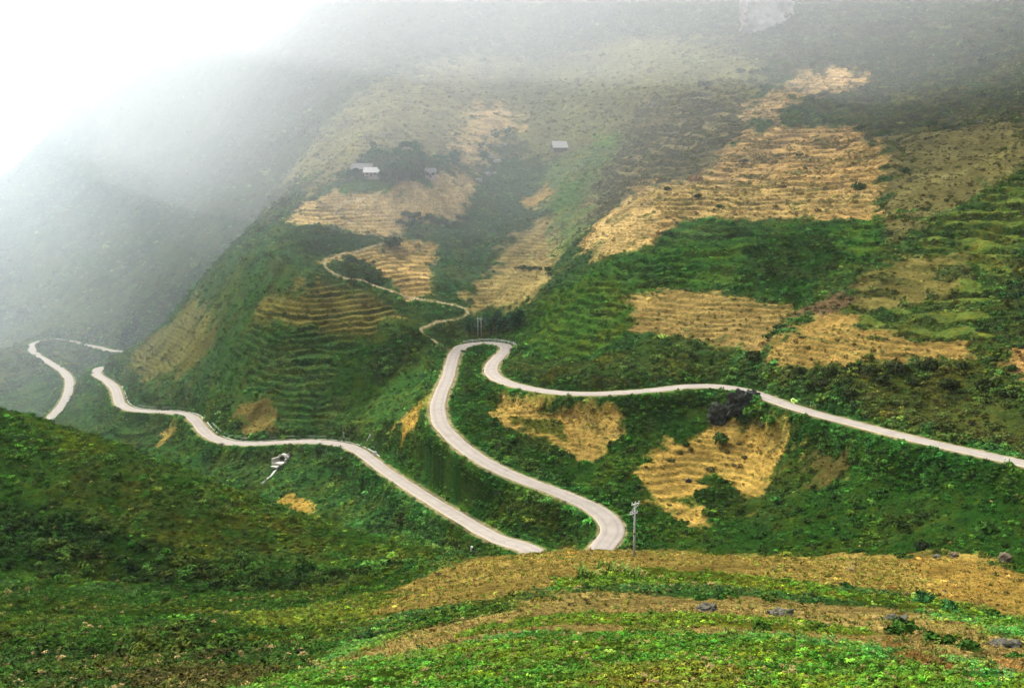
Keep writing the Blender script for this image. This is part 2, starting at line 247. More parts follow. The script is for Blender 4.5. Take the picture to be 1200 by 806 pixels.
# outline (photo points, dropped onto the land below) | colour | edge softness m | edge wander m | terrace riser m (0 none) | shrubs per m2 | shrub size | shrub colour
COVER = [
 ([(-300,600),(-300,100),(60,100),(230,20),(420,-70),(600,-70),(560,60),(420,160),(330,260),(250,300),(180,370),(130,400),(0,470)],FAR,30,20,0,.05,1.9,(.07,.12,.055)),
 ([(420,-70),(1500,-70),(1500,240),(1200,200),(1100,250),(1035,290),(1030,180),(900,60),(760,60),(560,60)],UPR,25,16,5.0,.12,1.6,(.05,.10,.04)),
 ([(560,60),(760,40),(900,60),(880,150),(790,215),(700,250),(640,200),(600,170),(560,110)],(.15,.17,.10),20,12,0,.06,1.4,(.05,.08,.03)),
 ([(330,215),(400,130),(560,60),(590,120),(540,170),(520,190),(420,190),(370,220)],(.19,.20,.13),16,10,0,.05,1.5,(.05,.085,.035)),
 ([(270,290),(345,262),(420,290),(520,330),(540,360),(500,420),(430,500),(300,512),(240,500),(160,472),(130,425),(200,360)],(.065,.15,.055),6,5,0,.30,1.2,(.022,.066,.018)),
 ([(400,480),(470,430),(540,405),(515,455),(505,500),(440,560),(420,520)],(.075,.19,.06),5,3,0,.28,1.0,G_DEEP),
 ([(0,470),(60,430),(130,420),(160,480),(240,520),(400,530),(560,640),(540,665),(330,610),(0,500)],(.055,.145,.05),5,4,0,.26,1.1,(.026,.075,.018)),
 ([(512,470),(530,420),(575,412),(572,445),(620,462),(850,462),(1010,502),(1400,600),(1400,760),(1100,690),(760,680),(740,620),(700,588),(600,545),(530,510)],(.032,.092,.02),4,3,0,.30,1.0,(.022,.072,.016)),
 ([(520,510),(600,562),(700,610),(712,640),(640,655),(500,580),(440,530),(460,490)],(.040,.095,.022),4,3,0,.3,.9,(.026,.078,.018)),
 ([(170,400),(230,348),(262,366),(250,400),(210,438),(165,447),(150,425)],OLBR,7,5,1.6,.05,.8,OLIVE),
 ([(300,360),(370,333),(440,345),(475,372),(430,395),(330,400),(298,385)],(.14,.14,.06),7,5,2.0,.08,.8,(.04,.075,.025)),
 ([(270,405),(470,400),(440,470),(360,500),(300,470)],(.066,.15,.055),8,4,2.2,.16,1.0,(.024,.066,.018)),
 ([(380,440),(420,405),(480,385),(520,400),(470,440),(410,485)],(.036,.10,.022),5,4,0,.3,1.0,G_DEEP),
 ([(455,400),(520,375),(548,372),(505,402),(490,425),(440,450),(430,430)],BUSH,4,4,0,.6,1.6,BUSH),
 ([(284,474),(318,470),(324,506),(283,509)],(.12,.10,.035),3,3,0,.06,.8,G_DEEP),
 ([(338,255),(375,228),(440,222),(500,215),(545,198),(556,215),(548,245),(530,270),(470,275),(420,274),(342,265)],STRAWP,4,3.5,1.6,.015,1.0,G_DEEP),
 ([(376,306),(440,290),(470,280),(512,275),(519,300),(507,345),(480,350),(450,325),(415,312)],(.50,.35,.15),3,3,1.6,.015,1.0,G_DEEP),
 ([(395,300),(440,306),(450,330),(425,335),(398,318)],BUSH,2.5,3,0,.6,1.5,BUSH),
 ([(338,266),(400,272),(445,278),(438,288),(400,298),(350,295),(320,285)],(.032,.085,.024),3,3,0,.3,1.2,G_DEEP),
 ([(528,165),(560,120),(600,125),(608,150),(575,168),(558,192),(545,198)],STRAWP,9,7,0,.02,1.2,FAR),
 ([(470,262),(505,250),(540,265),(560,240),(575,215),(600,196),(645,190),(620,240),(585,295),(548,345),(512,352),(508,310),(518,285),(480,280)],(.065,.165,.08),5,5,0,.34,1.4,(.02,.056,.018)),
 ([(540,350),(572,322),(608,272),(640,252),(666,258),(658,300),(632,345),(600,358),(555,360)],(.33,.26,.115),4,4,1.5,.03,.8,OLIVE),
 ([(645,190),(700,160),(750,150),(740,200),(700,260),(660,300),(645,250),(620,240)],(.14,.22,.10),6,6,0,.14,1.1,G_DEEP),
 ([(608,238),(640,216),(648,226),(628,244)],STRAW,3,3,0,.02,1,OLIVE),
 ([(642,242),(660,215),(690,205),(680,235),(655,250)],G_BRI,3,3,0,.05,.8,G_MID),
 ([(755,207),(775,192),(792,190),(785,208),(765,212)],G_BRI,3,3,0,.05,.8,G_MID),
 ([(700,170),(712,158),(725,156),(722,168),(706,174)],(.10,.22,.04),3,2,0,.02,.8,G_MID),
 ([(398,214),(425,208),(462,213),(452,222),(400,224)],G_BRI,2.5,2,0,.1,.8,G_MID),
 ([(740,125),(860,105),(885,150),(800,215),(748,215),(705,262),(688,242),(722,180)],(.22,.19,.09),10,8,3.6,.05,1.0,(.05,.075,.028)),
 ([(1000,75),(1500,60),(1500,250),(1200,190),(1100,240),(1040,290),(1020,180)],(.10,.115,.05),12,12,4.5,.17,1.4,(.028,.062,.02)),
 ([(1040,160),(1200,140),(1210,205),(1100,245),(1045,280),(1030,215)],(.135,.125,.055),14,12,0,.12,1.1,(.04,.066,.022)),
 ([(860,60),(1100,20),(1250,30),(1250,110),(1050,110),(940,80)],(.10,.13,.07),16,14,5.5,.16,1.6,(.03,.065,.026)),
 ([(695,300),(680,280),(735,235),(745,216),(800,214),(840,185),(878,152),(1000,147),(1032,178),(1028,215),(1020,256),(930,252),(800,260),(762,292),(725,306)],(.49,.325,.14),4,4,2.6,.012,1.0,(.06,.075,.03)),
 ([(868,137),(900,110),(940,84),(1000,79),(1018,95),(980,108),(930,116),(908,140)],(.62,.43,.22),5,5,2.0,.015,1.0,OLIVE),
 ([(745,216),(800,214),(870,215),(1030,222),(1022,240),(940,250),(820,256),(780,250),(750,238)],(.46,.33,.14),4,4,2.0,.05,.9,OLIVE),
 ([(690,300),(705,255),(740,225),(770,250),(760,290),(725,306)],(.46,.33,.15),3,3,1.3,.05,.8,(.05,.075,.03)),
 ([(800,258),(1025,254),(1038,290),(990,322),(930,362),(900,350),(830,336),(760,344),(745,386),(720,418),(690,425),(605,420),(612,370),(648,330),(700,306),(760,290)],(.055,.155,.04),4,4,2.7,.22,1.0,(.026,.085,.02)),
 ([(620,400),(650,345),(720,330),(745,360),(742,400),(690,415)],(.060,.135,.028),5,4,2.2,.12,.7,G_MID),
 ([(870,290),(960,270),(990,300),(930,350),(880,335)],(.024,.07,.02),5,6,0,.4,1.3,(.018,.05,.014)),
 ([(590,425),(640,418),(690,420),(745,402),(850,415),(875,445),(850,452),(770,456),(690,460),(620,452),(592,440)],(.06,.11,.033),3,3,0,.42,1.1,(.028,.058,.016)),
 ([(745,345),(800,338),(870,349),(928,366),(920,382),(888,414),(840,396),(755,390),(742,375)],(.28,.20,.08),3,3,1.4,.02,.7,OLIVE),
 ([(988,362),(1000,330),(1060,290),(1110,250),(1200,198),(1400,130),(1400,420),(1200,410),(1130,412),(1060,397),(1010,387)],(.088,.135,.04),4,4,3.2,.05,.7,(.035,.09,.022)),
 ([(985,350),(1005,325),(1060,298),(1135,300),(1112,345),(1060,357),(1005,366)],(.145,.13,.045),5,4,3.0,.04,.8,G_MID),
 ([(1215,230),(1400,180),(1400,420),(1180,405),(1188,330)],(.04,.065,.024),7,7,2.0,.3,1.2,(.022,.05,.016)),
 ([(898,428),(900,408),(940,380),(968,358),(992,364),(1012,386),(1060,397),(1122,405),(1138,420),(1060,426),(1000,434),(960,438),(930,432)],(.28,.19,.065),2.5,3,1.1,.02,.7,OLIVE),
 ([(925,372),(960,350),(1000,335),(990,365),(960,368)],(.12,.085,.05),3,3,0,.2,1.2,BUSH),
 ([(1168,425),(1200,412),(1260,410),(1260,450),(1195,445)],(.34,.2,.08),3,3,1.0,.05,.7,OLIVE),
 ([(868,430),(930,436),(1060,430),(1160,424),(1190,448),(1400,470),(1400,600),(1200,532),(1100,508),(1000,484),(900,458)],(.07,.115,.035),3,4,0,.5,1.4,(.022,.046,.014)),
 ([(1020,470),(1080,450),(1200,470),(1200,520),(1100,503)],(.075,.11,.038),5,5,0,.45,1.1,(.032,.044,.018)),
 ([(574,482),(590,465),(625,463),(642,471),(675,476),(732,471),(729,490),(716,515),(692,534),(660,526),(620,511),(616,500),(588,496)],(.38,.26,.08),2.2,2.2,.8,.02,.6,G_MID),
 ([(600,488),(640,484),(680,512),(665,518),(625,506)],(.06,.08,.02),1.2,2,0,.3,.6,G_MID),
 ([(862,487),(890,484),(936,496),(933,515),(908,560),(886,581),(868,575),(840,556),(828,560),(880,592),(876,600),(836,585),(800,577),(826,606),(820,615),(790,606),(765,586),(744,560),(750,545),(785,512),(812,516),(834,502)],(.39,.265,.075),2.0,2.2,.9,.012,.6,OLIVE),
 ([(832,566),(850,562),(890,596),(862,606),(828,590),(812,580)],G_DEEP,1.0,1.4,0,.5,.8,G_DEEP),
 ([(950,545),(965,525),(990,532),(992,560),(960,572)],(.10,.09,.03),3,2,0,.1,.7,OLIVE),
 ([(460,502),(478,482),(508,462),(509,474),(490,492),(470,516)],(.42,.28,.07),1.6,1.5,0,.04,.6,G_MID),
 ([(325,585),(365,580),(366,598),(332,599)],(.36,.24,.06),2,2.5,0,.08,.6,G_MID),
 ([(178,521),(200,498),(206,505),(186,523)],(.36,.27,.08),1.5,2,0,.1,.6,G_MID),
 # left hill
 ([(-300,430),(0,474),(60,492),(120,512),(200,542),(330,592),(470,632),(545,645),(500,672),(330,692),(200,692),(0,684),(-300,700)],(.058,.138,.028),3,3,0,.6,.75,(.032,.082,.017)),
 ([(90,555),(220,575),(330,625),(440,655),(340,662),(200,650),(110,612)],(.060,.105,.028),14,10,0,.6,.7,(.045,.078,.02)),
 ([(-200,585),(0,592),(70,602),(135,622),(250,655),(340,664),(440,662),(420,690),(330,692),(200,690),(100,678),(0,664),(-200,670)],(.029,.074,.018),3,3,0,.9,1.15,(.014,.036,.011)),
 # near slope
 ([(-300,690),(0,684),(200,694),(330,692),(500,668),(545,645),(470,700),(430,725),(380,780),(250,860),(-300,860)],(.042,.10,.018),2.5,2,0,1.3,.42,(.036,.092,.016)),
 ([(0,745),(120,760),(200,730),(300,745),(330,765),(260,800),(200,860),(0,860)],(.04,.078,.018),3,2.5,0,1.6,.7,(.035,.075,.016)),
 ([(250,715),(340,715),(420,700),(520,690),(440,730),(380,735),(300,735)],(.12,.17,.03),3,2.5,0,1.0,.45,(.09,.16,.03)),
 ([(150,790),(240,770),(330,790),(260,840),(150,850)],(.07,.075,.028),2,2,0,2.0,.4,(.05,.06,.02)),
 ([(428,722),(468,690),(538,660),(640,646),(700,643),(760,643),(900,650),(1000,650),(1100,646),(1165,658),(1210,676),(1400,700),(1400,760),(1200,740),(1130,705),(1000,690),(850,672),(700,676),(640,695),(560,702),(480,716)],(.27,.205,.06),2.0,2,0,.35,.30,(.14,.16,.038)),
 ([(1110,700),(1060,668),(1120,656),(1165,660),(1210,678),(1400,700),(1400,740),(1200,718)],(.33,.225,.06),2,2,0,.08,.4,OLIVE),
 ([(620,694),(690,672),(760,664),(860,672),(1010,692),(1130,706),(1250,738),(1250,756),(1130,722),(1000,705),(860,688),(740,684),(660,692)],(.095,.15,.028),1.2,1.4,0,1.5,.38,(.09,.21,.03)),
 ([(380,777),(450,742),(560,712),(700,694),(820,700),(900,699),(1060,713),(1210,748),(1400,770),(1400,800),(1200,778),(1100,767),(1000,754),(850,740),(700,737),(600,742),(480,768)],(.30,.23,.085),1.2,1.4,.45,.35,.28,(.14,.16,.04)),
 ([(520,750),(620,722),(760,718),(900,722),(1000,735),(1000,745),(860,734),(700,730),(600,738)],(.12,.16,.035),1.0,1.5,0,1.6,.3,(.10,.20,.03)),
 ([(440,733),(520,715),(600,706),(590,716),(510,733),(440,752)],(.07,.13,.03),1.0,1.2,0,1.2,.5,G_MID),
 ([(1020,755),(1060,750),(1110,765),(1130,790),(1080,785),(1040,770)],(.27,.17,.055),1.0,1.5,0,.5,.35,OLIVE),
 ([(1150,765),(1230,775),(1230,800),(1160,790)],(.27,.17,.06),1.0,1.0,0,.2,.35,OLIVE),
 ([(200,900),(240,812),(330,790),(420,778),(500,762),(610,744),(740,740),(860,745),(1000,760),(1080,782),(1200,798),(1400,810),(1400,900)],(.065,.145,.025),1.0,1.2,0,3.4,.21,G_LEAF),
 ([(700,790),(800,770),(900,790),(860,840),(700,850)],(.12,.14,.035),1.5,1.5,0,2.0,.27,(.12,.17,.03)),
]
def tone(c):
    r, g, b_ = c
    if g > r * .98: return (r * .64, g * .55, b_ * .30)      # leaf greens
    return (r * .54, g * .52, b_ * .40)
COVER = [(c[0], tone(c[1]), c[2] * (1.6 if c[1][0] > .2 else 1.1), c[3] * (1.5 if c[1][0] > .2 else 1.15), c[4], c[5], c[6], tone(c[7])) for c in COVER]
_all = np.array([p for c in COVER for p in c[0]], float)
_hit = hit(_all[:, 0], _all[:, 1])
_k = 0; POLY = []
for c in COVER:
    n = len(c[0]); POLY.append(_hit[_k:_k+n, :2].copy()); _k += n
def poly_sdf(P, x, y):
    d2 = np.full(x.shape, 1e18); inside = np.zeros(x.shape, bool)
    n = len(P)
    for i in range(n):
        ax, ay = P[i]; bx, by = P[(i + 1) % n]
        ex, ey = bx - ax, by - ay; wx, wy = x - ax, y - ay
        t = np.clip((wx * ex + wy * ey) / (ex * ex + ey * ey + 1e-9), 0, 1)
        d2 = np.minimum(d2, (wx - ex * t) ** 2 + (wy - ey * t) ** 2)
        c = (ay > y) != (by > y)
        with np.errstate(divide='ignore', invalid='ignore'):
            xi = ax + (y - ay) * ex / (ey if ey != 0 else 1e-12)
        inside ^= c & (x < xi)
    d = np.sqrt(d2); return np.where(inside, d, -d)
PATHS = [  # dirt tracks: photo points, width
 ([(538,411),(526,410),(517,406),(508,398),(497,391),(493,386),(505,380),(520,376),(540,372),(548,368),(545,361),(530,357),(510,353),(490,350),(465,343),(440,335),(415,328),(395,322),(382,313),(380,305),(395,300),(420,294),(440,287),(462,283)],1.25),
 ([(462,283),(440,276),(425,268),(412,262),(400,252),(392,245),(400,238),(430,230),(450,222)],1.1),
]
PATHW = []
for pl, wd in PATHS:
    a = np.array(pl, float); h = hit(a[:, 0], a[:, 1]); PATHW.append((resample(h, 1.5, 2), wd))
def land(x, y):
    """height, cover colour, shrub density / size / colour, terrace riser mask"""
    z, d, side = base_height(x, y)
    n = len(x)
    col = np.tile(np.array((.034, .068, .014)), (n, 1)); col[y < 160] = (.05, .085, .016); vd = np.where(y < 160, 1.2, .5); vs = np.where(y < 160, .4, 1.1); vc = np.tile(np.array((.026, .06, .011)), (n, 1))
    nr_ = y < 75
    col[nr_] = (.05, .14, .02); vd[nr_] = 3.0; vs[nr_] = .22; vc[nr_] = (.065, .16, .025)
    wa = fbm(x / 9, y / 9, 4, 21) * 2.2; wb = fbm(x / 3.1, y / 3.1, 3, 31) * 1.6
    ter = np.zeros(n); tw = np.zeros(n)
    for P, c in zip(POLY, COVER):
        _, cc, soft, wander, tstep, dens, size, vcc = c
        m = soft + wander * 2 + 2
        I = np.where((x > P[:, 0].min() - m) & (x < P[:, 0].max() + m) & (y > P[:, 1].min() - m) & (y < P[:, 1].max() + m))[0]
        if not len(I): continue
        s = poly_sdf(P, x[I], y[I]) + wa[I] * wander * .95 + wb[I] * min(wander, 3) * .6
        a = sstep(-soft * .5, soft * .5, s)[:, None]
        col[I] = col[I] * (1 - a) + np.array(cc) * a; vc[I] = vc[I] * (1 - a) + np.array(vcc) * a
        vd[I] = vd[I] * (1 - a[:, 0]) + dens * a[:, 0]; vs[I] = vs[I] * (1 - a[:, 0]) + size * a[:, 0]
        if tstep > 0:
            ter[I] = np.where(a[:, 0] > .5, tstep, ter[I]); tw[I] = tw[I] * (1 - a[:, 0]) + a[:, 0]
        else:
            tw[I] = tw[I] * (1 - a[:, 0])
    # faint old terracing on the whole mountain
    ter = np.where(ter > 0, ter, 2.6); base_t = .35 * sstep(300, 380, y) * sstep(-.15, .25, fbm(x / 70, y / 70, 2, 77))
    tw = np.maximum(tw, base_t)
    nearroad = sstep(5, 11, d); tw = tw * nearroad
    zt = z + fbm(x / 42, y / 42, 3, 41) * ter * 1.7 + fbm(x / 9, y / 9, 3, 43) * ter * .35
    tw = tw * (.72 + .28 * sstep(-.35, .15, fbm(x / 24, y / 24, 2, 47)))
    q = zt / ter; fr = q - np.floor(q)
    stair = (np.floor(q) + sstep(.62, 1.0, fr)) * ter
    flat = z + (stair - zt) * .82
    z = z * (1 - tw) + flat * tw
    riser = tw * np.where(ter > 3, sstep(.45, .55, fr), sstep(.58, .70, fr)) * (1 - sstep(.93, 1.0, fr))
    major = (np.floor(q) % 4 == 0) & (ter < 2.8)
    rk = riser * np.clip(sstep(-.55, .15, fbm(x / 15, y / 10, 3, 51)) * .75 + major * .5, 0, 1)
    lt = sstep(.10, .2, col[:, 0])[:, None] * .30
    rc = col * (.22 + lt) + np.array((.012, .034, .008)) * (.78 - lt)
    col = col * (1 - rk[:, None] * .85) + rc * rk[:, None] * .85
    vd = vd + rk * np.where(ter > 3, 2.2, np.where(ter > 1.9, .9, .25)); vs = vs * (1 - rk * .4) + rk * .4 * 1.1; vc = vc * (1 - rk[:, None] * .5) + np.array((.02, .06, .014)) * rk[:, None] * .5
    # verges and banks of the road: fresh green verge uphill and down, bare earth just beside the concrete
    v = (1 - sstep(4.2, 7.0, d + wb)) * .6
    col = col * (1 - v[:, None]) + np.array((.03, .10, .014)) * v[:, None]
    e = (1 - sstep(2.9, 3.9, d + wb * .5)) * .8
    col = col * (1 - e[:, None]) + np.array((.17, .13, .07)) * e[:, None]
    vd = vd * sstep(4.0, 5.2, d)
    # dirt tracks
    for W, wd in PATHW:
        I = np.where((x > W[:, 0].min() - 5) & (x < W[:, 0].max() + 5) & (y > W[:, 1].min() - 5) & (y < W[:, 1].max() + 5))[0]
        for c0 in range(0, len(I), 40000):
            J = I[c0:c0+40000]
            dd = np.sqrt(((x[J][:, None] - W[:, 0]) ** 2 + (y[J][:, None] - W[:, 1]) ** 2).min(1))
            a = (1 - sstep(wd * .45, wd * .85, dd + wb[J] * .25))
            col[J] = col[J] * (1 - a[:, None]) + np.array((.25, .20, .105)) * a[:, None]; vd[J] *= sstep(wd * .7, wd * 1.2, dd)
    # small relief: tussocks, ploughed clods
    lush = sstep(.0, .35, (col[:, 1] - col[:, 0]) / (col[:, 1] + .01))
    off = sstep(3.6, 6, d)
    amp = (.10 + .30 * lush) * (0.45 + .55 * sstep(60, 250, y))
    b1 = np.abs(fbm(x / 3.4, y / 3.4, 3, 61)); b2 = np.abs(gnoise(x / 1.15, y / 1.15, 67))
    hz_ = fbm(x / 13, y / 13, 4, 121) * 1.1 + fbm(x / 2.5, y / 2.5, 2, 131) * .7 - .08
    hm = 1 + lush[:, None] * np.c_[np.clip(hz_ * 1.0, -.3, .5), hz_ * .12, np.clip(-hz_ * .4, -.4, .0)]
    col = col * np.clip(hm, .35, 2.2); vc = vc * np.clip(hm, .35, 2.2)
    z = z + off * amp * (b1 * 2.2 + b2 * .9 - .8) + off * lush * sstep(90, 260, y) * fbm(x / 11, y / 11, 2, 71) * 1.4
    # patches within the cover
    straw = sstep(.13, .22, col[:, 0])
    gb = straw * sstep(.12, .42, fbm(x / 12 + 9, y / 8, 4, 111)) * .8
    col = col * (1 - gb[:, None]) + np.array((.085, .09, .024)) * gb[:, None]; vd = vd + gb * .5
    pn = fbm(x / 17, y / 17, 4, 81); pm = fbm(x / 4.5, y / 4.5, 3, 91)
    col = col * (1 + pn * .75 + pm * .55)[:, None]
    dry = sstep(.05, .5, fbm(x / 30, y / 30, 4, 101)) * lush * .16 * off
    col = col * (1 - dry[:, None]) + np.array((.085, .075, .026)) * dry[:, None]
    vd = vd * np.clip(1 + pn * 1.8 + pm * 1.2, .05, 3)
    vd = (vd + .7 * (1 - sstep(7, 12, d))) * sstep(3.1, 4.6, d)
    return z, np.clip(col, .004, .8), np.clip(vd, 0, 4), vs, vc, d, tw, lush
def ground(px, py):
    """a point of the finished land under a photo point"""
    h = hit(px, py); z = land(h[:, 0], h[:, 1])[0]
    return [Vector((a, b, c)) for (a, b, _), c in zip(h, z)]
def zat(x, y):
    return float(land(np.array([float(x)]), np.array([float(y)]))[0][0])

# ------------------------------------------------------------------ materials
def mat(name):
    m = bpy.data.materials.new(name); m.use_nodes = True
    nt = m.node_tree; b = nt.nodes['Principled BSDF']
    return m, nt, b
def N(nt, typ, **kw):
    n = nt.nodes.new(typ)
    for k, v in kw.items(): setattr(n, k, v)
    return n
def noise(nt, scale, detail=4, rough=.6, vec=None):
    n = N(nt, "ShaderNodeTexNoise"); n.inputs['Scale'].default_value = scale; n.inputs['Detail'].default_value = detail; n.inputs['Roughness'].default_value = rough
    if vec is None:
        g = N(nt, "ShaderNodeNewGeometry"); vec = g.outputs['Position']
    nt.links.new(vec, n.inputs['Vector']); return n.outputs['Fac']
def mapr(nt, fac, a, b, c, d):
    n = N(nt, "ShaderNodeMapRange"); nt.links.new(fac, n.inputs['Value'])
    for k, v in zip(('From Min', 'From Max', 'To Min', 'To Max'), (a, b, c, d)): n.inputs[k].default_value = v
    return n.outputs['Result']
def mul(nt, colr, fac):
    n = N(nt, "ShaderNodeVectorMath", operation='SCALE'); nt.links.new(colr, n.inputs[0]); nt.links.new(fac, n.inputs['Scale']); return n.outputs[0]
def math_(nt, op, a, b):
    n = N(nt, "ShaderNodeMath", operation=op)
    for i, v in enumerate((a, b)):
        if isinstance(v, (int, float)): n.inputs[i].default_value = v
        else: nt.links.new(v, n.inputs[i])
    return n.outputs[0]
def mixc(nt, fac, a, b):
    n = N(nt, "ShaderNodeMix", data_type='RGBA')
    if isinstance(fac, (int, float)): n.inputs['Factor'].default_value = fac
    else: nt.links.new(fac, n.inputs['Factor'])
    for nm, v in (('A', a), ('B', b)):
        s = [i for i in n.inputs if i.name == nm and i.type == 'RGBA'][0]
        if isinstance(v, tuple): s.default_value = (*v, 1)
        else: nt.links.new(v, s)
    return [o for o in n.outputs if o.type == 'RGBA'][0]
def bump(nt, b, h, dist, strength=1):
    n = N(nt, "ShaderNodeBump"); n.inputs['Distance'].default_value = dist; n.inputs['Strength'].default_value = strength
    nt.links.new(h, n.inputs['Height']); nt.links.new(n.outputs[0], b.inputs['Normal'])
def simple(name, c, rough=.8, var=.25, scale=3, bd=0, metal=0):
    m, nt, b = mat(name)
    rgb = N(nt, "ShaderNodeRGB"); rgb.outputs[0].default_value = (*c, 1)
    f = mapr(nt, noise(nt, scale), .25, .75, 1 - var, 1 + var)
    nt.links.new(mul(nt, rgb.outputs[0], f), b.inputs['Base Color']); b.inputs['Roughness'].default_value = rough
    b.inputs['Metallic'].default_value = metal; b.inputs['Specular IOR Level'].default_value = .25
    if bd: bump(nt, b, noise(nt, scale * 2), bd)
    return m
# the ground: land-cover colour broken up by leaf-scale and clod-scale noise
m_ground, nt, b = mat("land_cover")
at = N(nt, "ShaderNodeAttribute", attribute_name="col")
f1 = mapr(nt, noise(nt, .9, 6, .75), .3, .7, .4, 1.65)
f2 = mapr(nt, noise(nt, 5.5, 4, .8), .3, .7, .6, 1.42)
f3 = mapr(nt, noise(nt, .12, 3), .3, .7, .85, 1.15)
c = mul(nt, mul(nt, mul(nt, at.outputs['Color'], f1), f2), f3)
warm = mapr(nt, noise(nt, 2.2, 5, .8), .55, .75, 0, .35)
wc = N(nt, "ShaderNodeVectorMath", operation='MULTIPLY'); nt.links.new(c, wc.inputs[0]); wc.inputs[1].default_value = (1.7, 1.1, .9)
c = mixc(nt, warm, c, wc.outputs[0])
nt.links.new(c, b.inputs['Base Color']); b.inputs['Roughness'].default_value = 1; b.inputs['Specular IOR Level'].default_value = 0
bump(nt, b, math_(nt, 'ADD', noise(nt, 3.0, 6, .8), math_(nt, 'MULTIPLY', noise(nt, .7, 4, .7), 2.0)), .55, .9)
# leaves: the colour each plant carries
def leaf_mat(name, attr_type='INSTANCER', fixed=None, var=.45):
    m, nt, b = mat(name)
    if fixed is None: src = N(nt, "ShaderNodeAttribute", attribute_name="tint", attribute_type=attr_type).outputs['Color']
    else:
        r = N(nt, "ShaderNodeRGB"); r.outputs[0].default_value = (*fixed, 1); src = r.outputs[0]
    f = mapr(nt, noise(nt, 2.6, 3, .7), .3, .7, 1 - var, 1 + var)
    c = mul(nt, src, f)
    y = N(nt, "ShaderNodeVectorMath", operation='MULTIPLY'); nt.links.new(c, y.inputs[0]); y.inputs[1].default_value = (1.5, 1.15, .9)
    c = mixc(nt, mapr(nt, noise(nt, .8, 3),   .5, .75, 0, .4), c, y.outputs[0])
    nt.links.new(c, b.inputs['Base Color']); b.inputs['Roughness'].default_value = .9; b.inputs['Specular IOR Level'].default_value = .03
    return m
m_leaf = leaf_mat("foliage")
m_road, nt, b = mat("worn_concrete")
base = mixc(nt, mapr(nt, noise(nt, .35, 5, .65), .35, .7, 0, 1), (.155, .136, .112), (.205, .180, .150))
base = mixc(nt, mapr(nt, noise(nt, 2.4, 6, .7), .55, .75, 0, .5), base, (.165, .15, .132))
base = mixc(nt, mapr(nt, noise(nt, .11, 4, .6), .6, .72, 0, .45), base, (.18, .172, .165))
tr = N(nt, "ShaderNodeAttribute", attribute_name="across")
wt = math_(nt, 'ABSOLUTE', math_(nt, 'SUBTRACT', tr.outputs['Fac'], .46), 0.0)
wt = mapr(nt, math_(nt, 'ADD', wt, math_(nt, 'MULTIPLY', noise(nt, .8, 4, .7), .22)), .12, .30, .50, 0)
base = mixc(nt, wt, base, (.115, .10, .085))
ck = N(nt, "ShaderNodeTexVoronoi"); ck.feature = 'DISTANCE_TO_EDGE'; ck.inputs['Scale'].default_value = .28
gq = N(nt, "ShaderNodeNewGeometry"); nt.links.new(gq.outputs['Position'], ck.inputs['Vector'])
base = mixc(nt, mapr(nt, ck.outputs['Distance'], 0, .018, .5, 0), base, (.08, .07, .06))
nz = noise(nt, .5, 4, .7)
edge = mapr(nt, math_(nt, 'ADD', tr.outputs['Fac'], math_(nt, 'MULTIPLY', math_(nt, 'SUBTRACT', nz, .5), .5)), .78, 1.0, 0, .75)
base = mixc(nt, edge, base, (.24, .21, .13))
nt.links.new(base, b.inputs['Base Color']); b.inputs['Roughness'].default_value = .9; b.inputs['Specular IOR Level'].default_value = .15
bump(nt, b, noise(nt, 6, 5), .03)

# ------------------------------------------------------------------ building helpers
def add_mesh(name, verts, faces, m=None, parent=None, smooth=False, loc=None):
    me = bpy.data.meshes.new(name)
    me.from_pydata([tuple(v) for v in verts], [], [tuple(f) for f in faces]); me.update()
    if m: me.materials.append(m)
    o = bpy.data.objects.new(name, me); COL.objects.link(o)
    if parent: o.parent = parent
    if loc is not None: o.location = loc
    if smooth: me.polygons.foreach_set('use_smooth', [True] * len(me.polygons))
    return o
def np_mesh(name, V, F, m, smooth=True):
    me = bpy.data.meshes.new(name); nv, nf, k = len(V), len(F), F.shape[1]
    me.vertices.add(nv); me.vertices.foreach_set('co', V.astype(np.float32).ravel())
    me.loops.add(nf * k); me.loops.foreach_set('vertex_index', F.astype(np.int32).ravel())
    me.polygons.add(nf); me.polygons.foreach_set('loop_start', np.arange(0, nf * k, k, dtype=np.int32))
    me.polygons.foreach_set('use_smooth', np.full(nf, smooth)); me.update(calc_edges=True)
    if m: me.materials.append(m)
    return me
def link(name, me, kind=None):
    o = bpy.data.objects.new(name, me); COL.objects.link(o)
    if kind: o['kind'] = kind
    return o

# ------------------------------------------------------------------ terrain
def rows():
    segs = [(14., .30), (60., .36), (150., .42), (480., .62), (760., 1.25), (1280., 9.0), (1600., 0)]
    out = [-60, -40, -25, -12, -4, 2, 6, 9, 11.5]
    for (a, s), (b_, s2) in zip(segs[:-1], segs[1:]):
        y = a
        while y < b_:
            out.append(y); t = (y - a) / (b_ - a); y += s + (s2 - s) * t if s2 > 0 else s
    return np.array(out)
ry = rows()
